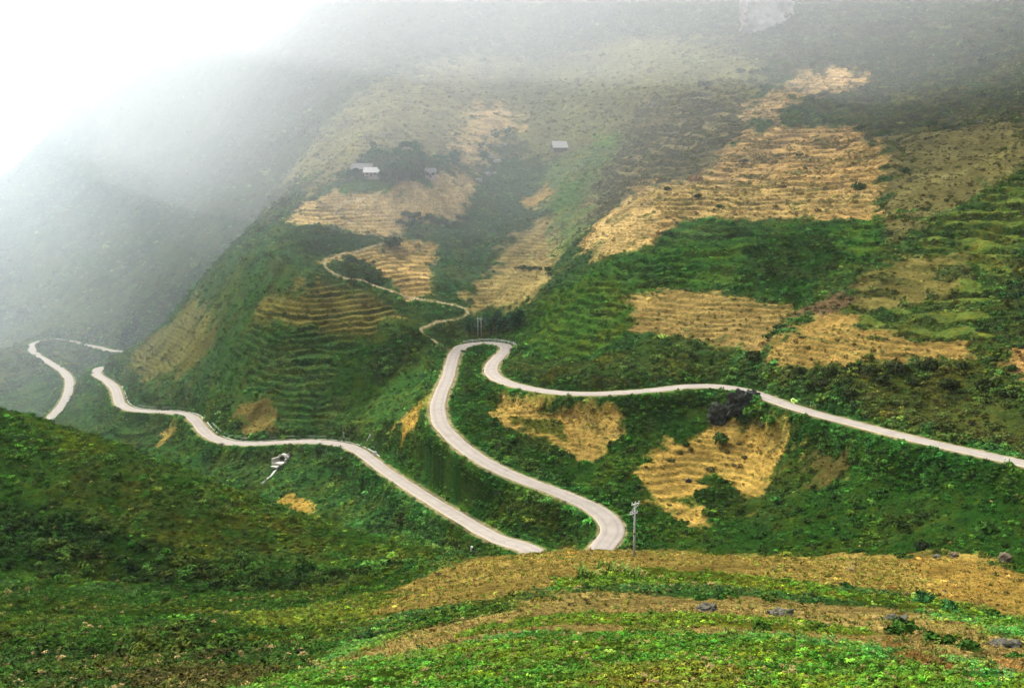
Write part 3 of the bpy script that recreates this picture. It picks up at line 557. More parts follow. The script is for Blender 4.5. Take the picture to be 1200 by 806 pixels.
# columns fan out with distance so that far slopes are not needlessly fine
ta = np.r_[np.linspace(-1.6, -.58, 50)[:-1], np.linspace(-.58, .58, 1150), np.linspace(.58, 1.6, 50)[1:]]
TT, YY = np.meshgrid(ta, ry)
XX = TT * np.maximum(YY, 0) + TT * 35.0
shape = XX.shape
x = XX.ravel(); y = YY.ravel().copy()
z = np.empty_like(x); colr = np.empty((len(x), 3)); VD = np.empty_like(x); VS = np.empty_like(x); VC = np.empty((len(x), 3)); RD = np.empty_like(x); TW = np.empty_like(x); LU = np.empty_like(x)
for i in range(0, len(x), 300000):
    s = slice(i, i + 300000); z[s], colr[s], VD[s], VS[s], VC[s], RD[s], TW[s], LU[s] = land(x[s], y[s])
V = np.c_[x, y, z]
nr, nc = shape
ii = np.arange(nr * nc).reshape(shape)
F = np.stack([ii[:-1, :-1], ii[:-1, 1:], ii[1:, 1:], ii[1:, :-1]], -1).reshape(-1, 4)
litter_shade = 1 - .42 * np.clip(VD / .3, 0, 1) * LU  # dark litter, plus shade between dense plants painted into the ground colour
me = np_mesh("hillside", V, F, m_ground)
ca = me.attributes.new("col", 'FLOAT_COLOR', 'POINT'); ca.data.foreach_set('color', np.c_[colr * litter_shade[:, None], np.ones(len(x))].astype(np.float32).ravel())
link("hillside", me, 'structure')

# road surface: one strip, cambered, with slightly ragged edges
T = np.gradient(road, axis=0); T[:, 2] = 0; T /= np.linalg.norm(T, axis=1)[:, None]
Nn = np.c_[-T[:, 1], T[:, 0], np.zeros(len(T))]
px_, py_ = project(road[:, 0], road[:, 1], road[:, 2])
curv = np.linalg.norm(np.gradient(T, axis=0), axis=1); curv = np.convolve(curv, np.ones(15) / 15, 'same')
HW = 2.3 + np.clip(curv * 8, 0, .75)
prof = np.array([-1.0, -.97, -.8, -.4, 0, .4, .8, .97, 1.0]); drop = np.array([-.30, .0, .02, .05, .06, .05, .02, .0, -.30])
rag = fbm(np.arange(len(road)) / 5., np.zeros(len(road)), 3, 3) * .35; rag2 = fbm(np.arange(len(road)) / 5., np.ones(len(road)) * 40, 3, 5) * .35
RV = []; AC = []
for p, dz in zip(prof, drop):
    w = HW + np.where(p < 0, rag, rag2) * abs(p)
    RV.append(road + Nn * (w * p)[:, None] + np.array([0, 0, 1]) * (dz + .05)); AC.append(np.full(len(road), abs(p)))
RV = np.stack(RV, 1).reshape(-1, 3); k = len(prof); ii = np.arange(len(road) * k).reshape(-1, k)
RF = np.stack([ii[:-1, :-1], ii[1:, :-1], ii[1:, 1:], ii[:-1, 1:]], -1).reshape(-1, 4)
me = np_mesh("road", RV, RF, m_road)
at_ = me.attributes.new("across", 'FLOAT', 'POINT'); at_.data.foreach_set('value', np.stack(AC, 1).ravel().astype(np.float32))
link("road", me, 'structure')

# ------------------------------------------------------------------ ground cover nobody could count
lib = bpy.data.collections.new("plant_shapes")         # holds the shapes only, is not part of the scene itself
def leaf_blob(name, n, leaf, seed, flat=.75, m=m_leaf, up=.35):
    g = np.random.default_rng(seed); V = []; F = []
    lobes = [(g.uniform(-.45, .45), g.uniform(-.45, .45), g.uniform(.15, .55), g.uniform(.3, .55)) for _ in range(5)]
    for i in range(n):
        lx, ly, lz, lr = lobes[g.integers(5)]
        d = g.normal(size=3); d /= np.linalg.norm(d); d[2] = abs(d[2]) * .9 + .05 if g.random() < .75 else d[2]
        c = np.array([lx, ly, lz * flat]) + d * lr * g.uniform(.65, 1.05) * np.array([1, 1, flat])
        c[2] = max(c[2], -.1)
        nrm = d + g.normal(size=3) * .55 + np.array([0, 0, up]); nrm /= np.linalg.norm(nrm)
        a = np.cross(nrm, g.normal(size=3)); a /= np.linalg.norm(a); b2 = np.cross(nrm, a)
        s = leaf * g.uniform(.6, 1.3); k = len(V)
        V += [c - a * s, c - b2 * s * .55 + nrm * s * .1, c + a * s, c + b2 * s * .55 + nrm * s * .1]; F.append((k, k + 1, k + 2, k + 3))
    return np_mesh(name, np.array(V), np.array(F), m, smooth=False)
def tuft(name, n, seed, spread=.5, h=1.0, w=.05, m=m_leaf):
    g = np.random.default_rng(seed); V = []; F = []
    for i in range(n):
        a = g.uniform(0, 2 * np.pi); r = g.uniform(0, spread * .5); b0 = np.array([math.cos(a) * r, math.sin(a) * r, 0])
        a2 = a + g.normal() * .6; ln = h * g.uniform(.5, 1); out = np.array([math.cos(a2), math.sin(a2), 0])
        sd_ = np.array([-out[1], out[0], 0]) * w * g.uniform(.6, 1.4)
        mid = b0 + out * ln * .25 + np.array([0, 0, ln * .6]); tip = b0 + out * ln * g.uniform(.4, .8) + np.array([0, 0, ln * g.uniform(.6, .95)])
        k = len(V); V += [b0 - sd_, b0 + sd_, mid + sd_, mid - sd_, tip + sd_ * .2, tip - sd_ * .2]
        F += [(k, k + 1, k + 2, k + 3), (k + 3, k + 2, k + 4, k + 5)]
    return np_mesh(name, np.array(V), np.array(F), m, smooth=False)
def make_lib(name, meshes):
    c = bpy.data.collections.new(name)
    for i, m_ in enumerate(meshes):
        o = bpy.data.objects.new("%s_%02d" % (name, i), m_); c.objects.link(o)
    return c
def scatter(name, lib_col, P, scale, tint, nvar, label, cat, zs=None):
    n = len(P); me = bpy.data.meshes.new(name); me.vertices.add(n); me.vertices.foreach_set('co', P.astype(np.float32).ravel())
    def attr(nm, ty, key, arr):
        a = me.attributes.new(nm, ty, 'POINT'); a.data.foreach_set(key, arr.astype(np.float32 if ty != 'INT' else np.int32).ravel())
    attr('tint', 'FLOAT_COLOR', 'color', np.c_[tint, np.ones(n)])
    sv = np.stack([scale, scale, scale * (rng.uniform(.7, 1.15, n) if zs is None else zs)], 1); attr('sc', 'FLOAT_VECTOR', 'vector', sv)
    attr('rot', 'FLOAT_VECTOR', 'vector', np.stack([rng.normal(0, .15, n), rng.normal(0, .15, n), rng.uniform(0, 6.28, n)], 1))
    attr('pick', 'INT', 'value', rng.integers(0, nvar, n))
    o = link(name, me, 'stuff'); o['label'] = label; o['category'] = cat
    ng = bpy.data.node_groups.new(name, 'GeometryNodeTree')
    ng.interface.new_socket('Geometry', in_out='INPUT', socket_type='NodeSocketGeometry'); ng.interface.new_socket('Geometry', in_out='OUTPUT', socket_type='NodeSocketGeometry')
    gi = ng.nodes.new('NodeGroupInput'); go = ng.nodes.new('NodeGroupOutput'); ip = ng.nodes.new('GeometryNodeInstanceOnPoints')
    ci = ng.nodes.new('GeometryNodeCollectionInfo'); ci.inputs['Collection'].default_value = lib_col
    ci.inputs['Separate Children'].default_value = True; ci.inputs['Reset Children'].default_value = True
    ip.inputs['Pick Instance'].default_value = True
    L = ng.links.new
    mp = ng.nodes.new('GeometryNodeMeshToPoints'); L(gi.outputs[0], mp.inputs['Mesh']); L(mp.outputs[0], ip.inputs['Points'])
    L(ci.outputs[0], ip.inputs['Instance'])
    def na(nm, ty):
        q = ng.nodes.new('GeometryNodeInputNamedAttribute'); q.data_type = ty; q.inputs['Name'].default_value = nm
        return [s for s in q.outputs if s.enabled and s.name == 'Attribute'][0]
    L(na('sc', 'FLOAT_VECTOR'), ip.inputs['Scale']); L(na('pick', 'INT'), ip.inputs['Instance Index'])
    er = ng.nodes.new('FunctionNodeEulerToRotation'); L(na('rot', 'FLOAT_VECTOR'), er.inputs[0]); L(er.outputs[0], ip.inputs['Rotation'])
    L(ip.outputs[0], go.inputs[0])
    md = o.modifiers.new('plants', 'NODES'); md.node_group = ng
    return o
bush_lib = make_lib("leafy_shrub", [leaf_blob("leafy_shrub", 90, .16, s) for s in range(6)])
herb_lib = make_lib("leafy_herb", [leaf_blob("leafy_herb", 34, .24, 20 + s, flat=1.0, up=1.0) for s in range(4)] + [tuft("grass_tuft", 16, 40 + s) for s in range(2)])
straw_lib = make_lib("straw_tuft", [tuft("straw_tuft", 14, 60 + s, .9, .8, .04) for s in range(4)])
# area of ground each terrain vertex stands for
dX = np.gradient(XX, axis=1).ravel(); dY = np.gradient(YY, axis=0).ravel(); area = np.abs(dX * dY)
slopeY = np.gradient(z.reshape(shape), axis=0) / np.gradient(YY, axis=0)
ppx, ppy = project(x, np.maximum(y, 1), z)
view = (ppx > -260) & (ppx < 1460) & (y > 22) & (ppy < 1000)
steep = np.clip(np.sqrt(1 + slopeY ** 2 + (np.gradient(z.reshape(shape), axis=1) / np.gradient(XX, axis=1)) ** 2).ravel(), 1, 5)
def pick(dens, mask):
    w = dens * area * steep * mask; n = rng.poisson(np.clip(w, 0, 30)); I = np.repeat(np.arange(len(x)), n)
    jx = rng.uniform(-.5, .5, len(I)) * dX[I]; jy = rng.uniform(-.5, .5, len(I)) * dY[I]
    P = V[I].copy(); P[:, 0] += jx; P[:, 1] += jy
    zr_ = z.reshape(shape); gxx = np.gradient(zr_, axis=1).ravel() / dX; P[:, 2] += np.clip(gxx[I] * jx + slopeY.ravel()[I] * jy, -1.5, 1.5)
    return P, I
# shrubs over the slopes
mid = view & (y > 78) & (y < 1150)
P, I = pick(VD * np.where(y < 330, 3.2, 2.0), mid)
cap = 520000
if len(P) > cap:
    s = rng.choice(len(P), cap, replace=False); P, I = P[s], I[s]
sc = np.where(y[I] < 120, np.minimum(VS[I], .7), VS[I]) * rng.lognormal(0, .45, len(I)) * .66 * np.where(y[I] > 500, 1.2, 1)
tint = (VC[I] * .5 + colr[I] * .85) * np.exp(rng.normal(-.05, 1, (len(I), 1)) * np.where(y[I] > 400, .34, .5)[:, None]) * (1 + rng.normal(0, .10, (len(I), 3)))
P[:, 2] -= sc * .12
print("undergrowth", len(P))
scatter("undergrowth", bush_lib, P, sc, np.clip(tint, .003, 1), 6, "low green shrubs and scrub covering the valley slopes", "undergrowth")
# leafy plants and grass of the near slope
near = view & (y <= 125)
P, I = pick(np.clip(VD, 0, 3) * 5.0 * np.maximum(LU, sstep(.9, 1.3, VD)), near & (y < 78))
PS, IS = pick(np.clip(VD, 0, 3) * 1.8, view & (y >= 36) & (y < 150) & (LU <= .5) & (colr[:, 0] > .08) & (RD > 5))
P2, I2 = pick(np.clip(VD, 0, 3) * 1.0 * LU, view & (y >= 78) & (y < 190) & (LU > .3))
P = np.r_[P, P2, PS]; I = np.r_[I, I2, IS]
sc = np.where(y[I] < 78, np.minimum(VS[I], .42) * .8, .32) * rng.lognormal(0, .3, len(I))
tint = VC[I] * rng.lognormal(0, .42, (len(I), 1)) * (1 + rng.normal(0, .16, (len(I), 3)))
br_ = rng.random(len(I)) < .06; tint[br_] = np.array((.16, .12, .045)) * rng.lognormal(0, .3, (br_.sum(), 1))
P[:, 2] -= sc * .05
print("plants", len(P))
scatter("leafy_plants", herb_lib, P, sc, np.clip(tint, .003, 1), 6, "bright green leafy plants and grass covering the near slope", "plants")
# stubble and straw on the cut fields
dry_ = 1 - LU
P, I = pick(dry_ * np.where(y < 75, 7.0, np.where(y < 150, 3.0, .25)), view & (y < 480) & (RD > 5) & (colr[:, 0] > .11))
sc = np.where(y[I] < 150, .22, .5) * rng.lognormal(0, .3, len(I))
tint = colr[I] * rng.lognormal(.05, .35, (len(I), 1)) * (1 + rng.normal(0, .08, (len(I), 3)))
print("stubble", len(P))
scatter("stubble", straw_lib, P, sc, np.clip(tint, .003, .9), 4, "dry straw stubble left on the cut terrace fields", "stubble")
# ------------------------------------------------------------------ haze
m_haze, nt, b = mat("haze"); nt.nodes.remove(b)
pv = N(nt, "ShaderNodeVolumePrincipled"); pv.inputs['Color'].default_value = (.93, .95, 1.0, 1); pv.inputs['Density'].default_value = HAZE_DENSITY
pv.inputs['Anisotropy'].default_value = .35
nt.links.new(pv.outputs[0], nt.nodes['Material Output'].inputs['Volume'])
zmin = float(z.min()) - 1.0; zmax = max(float(z.max()), 2.) + 6.
x0, x1, y0, y1 = -2700., 2700., -100., 1640.
hv = [(a, b_, c_) for c_ in (zmin, zmax) for a, b_ in ((x0, y0), (x1, y0), (x1, y1), (x0, y1))]
hz = add_mesh("haze", hv, [(0, 3, 2, 1), (4, 5, 6, 7), (0, 1, 5, 4), (1, 2, 6, 5), (2, 3, 7, 6), (3, 0, 4, 7)], m_haze)
hz['kind'] = 'stuff'; hz['label'] = 'pale haze filling the whole valley'; hz['category'] = 'haze'

def fog(name, c, r, dens, label, seed, tilt=0, tintc=(.985, .985, .99, 1)):
    from mathutils import noise as mn
    m, nt, b = mat("fog"); nt.nodes.remove(b)
    q = N(nt, "ShaderNodeVolumePrincipled"); q.inputs['Color'].default_value = tintc; q.inputs['Density'].default_value = dens; q.inputs['Anisotropy'].default_value = .6
    nt.links.new(q.outputs[0], nt.nodes['Material Output'].inputs['Volume'])
    bm = bmesh.new(); bmesh.ops.create_icosphere(bm, subdivisions=5, radius=1)
    for v in bm.verts:
        k = 1 + .22 * mn.fractal(v.co * 1.7 + Vector((seed, 0, 0)), 1, 2, 3)
        v.co = Vector((v.co.x * r[0], v.co.y * r[1], v.co.z * r[2])) * k
    me = bpy.data.meshes.new(name); bm.to_mesh(me); bm.free(); me.materials.append(m)
    me.polygons.foreach_set('use_smooth', [True] * len(me.polygons))
    o = bpy.data.objects.new(name, me); COL.objects.link(o); o.location = c; o.rotation_euler = (R(tilt), 0, 0)
    o['kind'] = 'stuff'; o['label'] = label; o['category'] = 'fog'
fog("fog_bank", (60, 960, 60), (1400, 640, 230), .00055, "thin pale bluish mist lying over the far part of the valley", 3, 20, (.84, .93, 1.0, 1))
fog("fog_bank", (160, 910, 190), (570, 480, 190), .00055, "dense white fog lying along the mountain's upper centre slope", 9, 24)
fog("fog_bank", (-330, 1130, 300), (420, 330, 150), .00015, "white fog swallowing the top of the left ridge", 21)
fog("fog_bank", (330, 800, 215), (640, 340, 120), .0003, "thin white fog along the mountain's upper right slope", 14, 26)
# ------------------------------------------------------------------ single things
def tag(o, label, cat, group=None):
    o['label'] = label; o['category'] = cat
    if group: o['group'] = group
    return o
ORD = 'first second third fourth fifth sixth seventh eighth ninth tenth eleventh twelfth thirteenth fourteenth fifteenth sixteenth seventeenth eighteenth nineteenth twentieth'.split()
def empty(name, loc, rz=0):
    o = bpy.data.objects.new(name, None); COL.objects.link(o); o.location = loc; o.rotation_euler = (0, 0, rz); o.empty_display_size = .5
    return o
def obj_leaf(name):
    m, nt, b = mat(name)
    oi = N(nt, "ShaderNodeObjectInfo")
    c = mul(nt, oi.outputs['Color'], mapr(nt, noise(nt, 2.2, 4, .7), .3, .7, .5, 1.55))
    nt.links.new(c, b.inputs['Base Color']); b.inputs['Roughness'].default_value = .9; b.inputs['Specular IOR Level'].default_value = .03
    return m
m_crown = obj_leaf("tree_foliage")
m_bark = simple("bark", (.12, .09, .06), .9, .3, 4, .03)
m_rock_dark = None
def rock_mat(name, c1, c2, sc=.8):
    m, nt, b = mat(name)
    c = mixc(nt, mapr(nt, noise(nt, sc, 6, .7), .38, .62, 0, 1), c1, c2)
    c = mixc(nt, mapr(nt, noise(nt, sc * .6, 5, .7), .60, .70, 0, .7), c, (.02, .035, .010))
    nt.links.new(c, b.inputs['Base Color']); b.inputs['Roughness'].default_value = .95; b.inputs['Specular IOR Level'].default_value = .1
    bump(nt, b, noise(nt, sc * 3, 6, .75), .25); return m
m_rock_dark = rock_mat("dark_limestone", (.007, .008, .0055), (.048, .052, .040), 1.0)
m_rock_grey = rock_mat("grey_limestone", (.035, .034, .022), (.13, .125, .09), 2.2)
m_rock_pale = rock_mat("pale_rock", (.15, .135, .125), (.33, .31, .29), .05)
m_rock_brown = rock_mat("brown_rock", (.07, .055, .032), (.16, .125, .08), 1.5)
m_conc = simple("weathered_concrete", (.27, .27, .245), .9, .3, 2, .02)
m_white = simple("white_paint", (.38, .38, .36), .6, .1, 5)
m_mossy = simple("mossy_concrete", (.09, .115, .07), .95, .35, 1.2, .03)
m_tin = simple("tin_roof", (.34, .325, .30), .55, .12, 1.5)
m_tin_grey = simple("old_grey_roof", (.15, .14, .13), .8, .25, 1.5)
m_wall_pale = simple("pale_plaster", (.17, .155, .13), .9, .15, 1.5)
m_wall_dark = simple("dark_timber", (.07, .055, .04), .9, .3, 2)
m_void = simple("dark_opening", (.02, .02, .02), 1, .1)
m_metal = simple("galvanised_metal", (.45, .46, .46), .5, .15, 4)

def box(sx, sy, sz, c=(0, 0, 0), rot=None):
    V = [Vector((x * sx / 2, y * sy / 2, z * sz / 2)) for z in (-1, 1) for x, y in ((-1, -1), (1, -1), (1, 1), (-1, 1))]
    if rot is not None: V = [rot @ v for v in V]
    V = [v + Vector(c) for v in V]
    return V, [(0, 3, 2, 1), (4, 5, 6, 7), (0, 1, 5, 4), (1, 2, 6, 5), (2, 3, 7, 6), (3, 0, 4, 7)]
def tube(path, radii, seg=8):
    V = []; F = []; P = [Vector(p) for p in path]
    for i, p in enumerate(P):
        t = (P[min(i + 1, len(P) - 1)] - P[max(i - 1, 0)]).normalized()
        a = t.cross(Vector((0, 0, 1)) if abs(t.z) < .9 else Vector((1, 0, 0))).normalized(); b_ = t.cross(a)
        for k in range(seg):
            th = 2 * math.pi * k / seg; V.append(p + (a * math.cos(th) + b_ * math.sin(th)) * radii[i])
    for i in range(len(P) - 1):
        for k in range(seg): F.append((i * seg + k, i * seg + (k + 1) % seg, (i + 1) * seg + (k + 1) % seg, (i + 1) * seg + k))
    F.append(tuple(range(seg - 1, -1, -1))); F.append(tuple((len(P) - 1) * seg + k for k in range(seg)))
    return V, F
def join(parts):
    V = []; F = []
    for v, f in parts:
        k = len(V); V += list(v); F += [tuple(i + k for i in q) for q in f]
    return V, F

# --- trees: trunk with limbs + crown of leaf clumps
def trunk_mesh(seed):
    g = random.Random(seed); parts = []
    lean = (g.uniform(-.05, .05), g.uniform(-.05, .05))
    parts.append(tube([(lean[0] * t, lean[1] * t, t * .75) for t in (-.04, .3, .6, .9, 1)], [.028, .022, .017, .010, .004]))
    for k in range(7):
        h = g.uniform(.22, .62); a = k * 2.4 + g.uniform(-.4, .4); l = g.uniform(.16, .30)
        parts.append(tube([(0, 0, h), (math.cos(a) * l * .5, math.sin(a) * l * .5, h + l * .35), (math.cos(a) * l, math.sin(a) * l, h + l * .8)], [.010, .007, .003], 5))
    V, F = join(parts); me = bpy.data.meshes.new("trunk"); me.from_pydata([tuple(v) for v in V], [], F); me.materials.append(m_bark); return me
def crown_mesh(seed, tall=1.0, n=1500):
    g = np.random.default_rng(seed); V = []; F = []
    clumps = []
    for k in range(15):
        h = g.uniform(.22, .92); r = (.30 * math.sin(min(1, (h - .1) / .85) * math.pi * .93) + .05) / tall
        a = g.uniform(0, 6.28); q = g.uniform(.2, 1.0); clumps.append((math.cos(a) * r * q, math.sin(a) * r * q, h, g.uniform(.09, .17) / (tall ** .5)))
    for i in range(n):
        cx, cy, cz, r = clumps[g.integers(len(clumps))]
        d = g.normal(size=3); d /= np.linalg.norm(d); c = np.array([cx, cy, cz]) + d * r * g.uniform(.45, 1.1) * np.array([1, 1, .8])
        nrm = d + g.normal(size=3) * .6 + np.array([0, 0, .4]); nrm /= np.linalg.norm(nrm); a = np.cross(nrm, g.normal(size=3)); a /= np.linalg.norm(a); b2 = np.cross(nrm, a)
        s = .046 * g.uniform(.5, 1.3); k = len(V); V += [c - a * s, c - b2 * s * .6, c + a * s, c + b2 * s * .6]; F.append((k, k + 1, k + 2, k + 3))
    return np_mesh("crown", np.array(V), np.array(F), m_crown, smooth=False)
TR = [trunk_mesh(i) for i in range(3)]
CR = [crown_mesh(100 + i) for i in range(4)] + [crown_mesh(120 + i, 1.9) for i in range(2)]
def tree(px, py, hpx, label, group, name="tree", var=None, c=(.028, .078, .035), wide=1.0):
    p = ground([px], [py])[0]; d = p.y * CP - p.z * SP; h = hpx / FPX * d
    r = empty(name, p - Vector((0, 0, .2)), random.uniform(0, 6.28)); r.scale = (h * wide, h * wide, h)
    tag(r, label, "tree", group)
    t = bpy.data.objects.new("trunk", random.choice(TR)); k = bpy.data.objects.new("crown", CR[var if var is not None else random.randrange(4)])
    for o in (t, k): COL.objects.link(o); o.parent = r
    f = random.uniform(.75, 1.35); k.color = (c[0] * f, c[1] * f, c[2] * f, 1)
    return r
G1 = "trees of the grove around the farmhouse"
for n_, (px, py, h, w) in enumerate([(403, 210, 12, 1.2), (410, 211, 14, 1.1), (417, 208, 13, 1.2)]):
    tree(px, py, h, "small dark tree left of the pale roofed farmhouse, %s from the left" % ORD[n_], G1, wide=w)
for n_, (px, py, h, w) in enumerate([(424, 197, 16, 1.0), (433, 196, 20, 1.0), (441, 196, 22, 1.1), (450, 198, 22, 1.1)]):
    tree(px, py, h, "hazy tree rising behind the farmhouse roofs, %s from the left" % ORD[n_], G1, wide=w)
for n_, (px, py, h, w) in enumerate([(450, 213, 20, 1.2), (457, 215, 24, 1.2), (465, 214, 26, 1.2), (473, 212, 24, 1.1)]):
    tree(px, py, h, "dark full tree at the front edge of the grove, %s right of the farmhouse" % ORD[n_], G1, wide=w)
tree(480, 210, 36, "tall round tree in the middle of the grove, broadest crown of all", None, wide=.95)
for n_, (px, py, h, w) in enumerate([(466, 198, 24, 1.1), (475, 194, 28, 1.1), (488, 193, 27, 1.1), (493, 204, 26, 1.0)]):
    tree(px, py, h, "hazy tree in the back of the grove, %s from the left" % ORD[n_], G1, wide=w)
for n_, (px, py, h, w) in enumerate([(513, 199, 19, 1.1), (521, 198, 17, 1.2), (529, 197, 20, 1.0), (534, 196, 22, .9)]):
    tree(px, py, h, "dark tree in the row right of the small pink walled house, %s from it" % ORD[n_], "row of trees right of the small house", wide=w)
tree(580, 163, 13, "round dark tree beside the pale rubble slope, left of two", None, wide=1.3)
tree(597, 164, 15, "taller dark tree beside the pale rubble slope, right of two", None, wide=1.1)
tree(566, 176, 10, "low dark tree above the pale rubble by the gully head", None, wide=1.4)
tree(568, 190, 14, "dark tree halfway down the pale rubble by the gully head", None, wide=1.1)
tree(438, 192, 26, "thin pale hazy tree standing highest behind the farmhouse", None, var=4, c=(.07, .12, .07))
for i, (px, py, h) in enumerate(sorted([(548, 393, 15), (553, 388, 18), (561, 392, 16), (567, 386, 18), (573, 390, 19), (580, 386, 20), (586, 391, 20), (592, 387, 19), (599, 390, 22), (605, 388, 24), (610, 384, 22), (597, 380, 16), (584, 378, 15), (571.5, 379, 14)])):
    tree(px, py, h, "slender dark bluish tree in the gully behind the hairpin bend, %s from the left" % ORD[i], "dark trees in the gully behind the hairpin bend", name="gully_tree", var=4 + i % 2, c=(.022, .062, .026), wide=1.25)

for n_, (px, py, h, w) in enumerate([(421, 212, 10, 1.3), (429, 214, 8, 1.4), (446, 213, 11, 1.3)]):
    tree(px, py, h, "low bushy tree before the farmhouse walls, %s from the left" % ORD[n_], G1, wide=w)
for n_, (px, py, h, w) in enumerate([(498, 208, 9, 1.3), (510, 207, 10, 1.3)]):
    tree(px, py, h, "small tree close against the small pink walled house, %s from the left" % ORD[n_], "trees beside the small pink walled house", wide=w)
# --- shrubs one can point at
SH = [leaf_blob("shrub", 300, .14, 200 + i, m=m_crown) for i in range(5)]
def shrub(px, py, wpx, label, c=(.022, .06, .018), group=None, flat=1.0, name="shrub"):
    p = ground([px], [py])[0]; d = p.y * CP - p.z * SP; w = wpx / FPX * d / 1.6
    o = bpy.data.objects.new(name, random.choice(SH)); COL.objects.link(o)
    o.location = p - Vector((0, 0, w * .08)); o.scale = (w, w, w * flat); o.rotation_euler = (0, 0, random.uniform(0, 6.28)); f = random.uniform(.85, 1.2); c = tone(c); o.color = (c[0]*f, c[1]*f, c[2]*f, 1)
    return tag(o, label, "shrub", group)
DK = (.03, .075, .022); RD_ = (.11, .095, .045)
for a in [
 (846, 517, 26, "large round green shrub in the middle of the gold terraced field", (.035, .085, .022)),
 (805, 521, 14, "dark shrub on the left rim of the gold field below the rock", DK),
 (786, 539, 12, "dull shrub near the left edge of the gold field", OLIVE),
 (797, 529, 9, "small pale green shrub left of the round one in the gold field", OLIVE),
 (809, 527, 8, "tiny green shrub just left of the round one in the gold field", OLIVE),
 (831, 551, 14, "reddish scrubby bush low in the middle of the gold field", RD_),
 (852, 528, 9, "reddish bush just below the round green shrub", RD_),
 (866, 519, 8, "small reddish bush right of the round green shrub", RD_),
 (872, 537, 10, "dark reddish bush in the right half of the gold field", RD_),
 (893, 500, 15, "brownish bush at the top right of the gold field", RD_),
 (884, 487, 30, "bright green bush clump beneath the road beside the dark rock", (.05, .15, .03)),
 (905, 494, 26, "bright green bush clump right of the dark rock, along the top of the gold field", (.05, .15, .03)),
 (842, 243, 12, "dark bush on the lower ledge of the big hillside straw terraces", DK),
 (937, 181, 8, "lone dark bush in the middle of the big hillside straw terraces", DK),
 (918, 219, 9, "reddish bush on the lowest ledge line of the hillside straw terraces", RD_),
 (1009, 219, 22, "large dark bush on the right edge of the hillside straw terraces", DK),
 (1014, 150, 24, "large dark bush clump at the top right corner of the hillside straw terraces", DK),
 (1030, 158, 18, "dark bush just right of the terraces' top right corner", DK),
 (783, 223, 11, "dark bush at the left tip of the hillside straw terraces", DK),
 (817, 231, 12, "low green bush below the left tip of the hillside straw terraces", G_DEEP),
 (872, 191, 12, "olive scrub among the left part of the hillside straw terraces", OLIVE),
 (827, 100, 18, "hazy dark bush high on the slope left of the upper straw patch", (.03, .07, .035)),
 (869, 86, 16, "hazy dark bush above the upper straw patch, left of a low row", (.03, .07, .035)),
 (885, 87, 16, "hazy dark bush above the upper straw patch, middle of a low row", (.03, .07, .035)),
 (900, 84, 14, "hazy dark bush above the upper straw patch, right of a low row", (.03, .07, .035)),
 (1062, 200, 14, "dark green bush on the brown slope right of the straw terraces", DK),
 (1092, 146, 18, "spreading bush on the upper right brown slope", DK),
 (457, 287, 30, "long low dark bush clump between the two village straw fields", DK),
 (912, 385, 18, "dark bush at the left tip of the orange brown field above the road", DK),
 (900, 395, 14, "low dark bush between the brown field and the orange one", DK),
 (1150, 385, 16, "dark bush above the orange brown field, at the foot of the green terraces", DK),
 (1185, 432, 18, "dark bush beside the small straw patch at the right edge", DK),
 (823, 702, 22, "low green bush left of a pair on the near field's upper ledge", (.04, .13, .03)),
 (852, 700, 26, "green bush right of a pair on the near field's upper ledge", (.04, .13, .03)),
 (900, 703, 24, "olive green bush on the ledge above the dark grey boulder", (.06, .12, .03)),
 (1052, 741, 44, "leafy dark green bush on the lower ledge of the near field", (.035, .11, .025)),
 (1103, 752, 46, "large dark green bush beside the orange soil of the near field", (.03, .10, .022)),
 (1133, 760, 34, "dark green bush pressed against the right of the large one", (.03, .09, .022)),
 (895, 737, 28, "green bush below the dark grey boulder", (.045, .12, .028)),
 (958, 737, 26, "dark green bush midway along the lower green strip", (.04, .11, .025)),
 (1190, 770, 26, "small green bush below the pale boulder at the right edge", (.04, .12, .03)),
 (992, 690, 22, "bluish green bush on the near field's upper right strip", (.03, .12, .045)),
 (1082, 706, 34, "bluish green low bush at the foot of the right hand straw knoll", (.03, .13, .05)),
 (1115, 716, 30, "bluish green bush just right below the straw knoll", (.03, .12, .05)),
 (1165, 725, 26, "green bush under the right end of the straw knoll", (.04, .12, .03)),
 (493, 731, 22, "dark green bush on the left ledge of the near field", (.025, .09, .025)),
 (480, 665, 20, "bluish green bush at the left foot of the near straw field", (.03, .12, .045)),
 (1085, 642, 26, "dark bush in the gully just beyond the near field", (.025, .045, .03)),
 (1060, 655, 20, "dark bush on the rim of the near field beside pale stones", DK)]:
    shrub(*a)
for i, (px, py) in enumerate(sorted([(474, 252), (481, 256), (489, 253), (497, 258), (505, 256), (512, 262), (520, 262), (528, 268), (536, 266), (470, 262), (480, 266), (541, 258)])):
    shrub(px, py, 14, "dark rounded hedge bush below the village straw field, %s from the left" % ORD[i], DK, "hedge bushes below the village straw field", 1.2)
for i, (px, py) in enumerate([(614, 315), (623, 316), (633, 315), (642, 317)]):
    shrub(px, py, 13, "dark bush in the short row crossing the middle terraces, %s from the left" % ORD[i], DK, "bushes in the short row on the middle terraces")
for i, (px, py) in enumerate(sorted([(880, 421), (940, 437), (975, 439), (1010, 436), (1050, 434), (1090, 433), (1130, 430), (1030, 447), (1075, 449), (1110, 452), (960, 452), (1000, 462), (1150, 455), (1180, 465)])):
    shrub(px, py, random.uniform(20, 34), "dense dark bush on the steep bank above the upper road, %s from the left" % ORD[i], (.024, .042, .016), "dark bushes on the bank above the upper road")

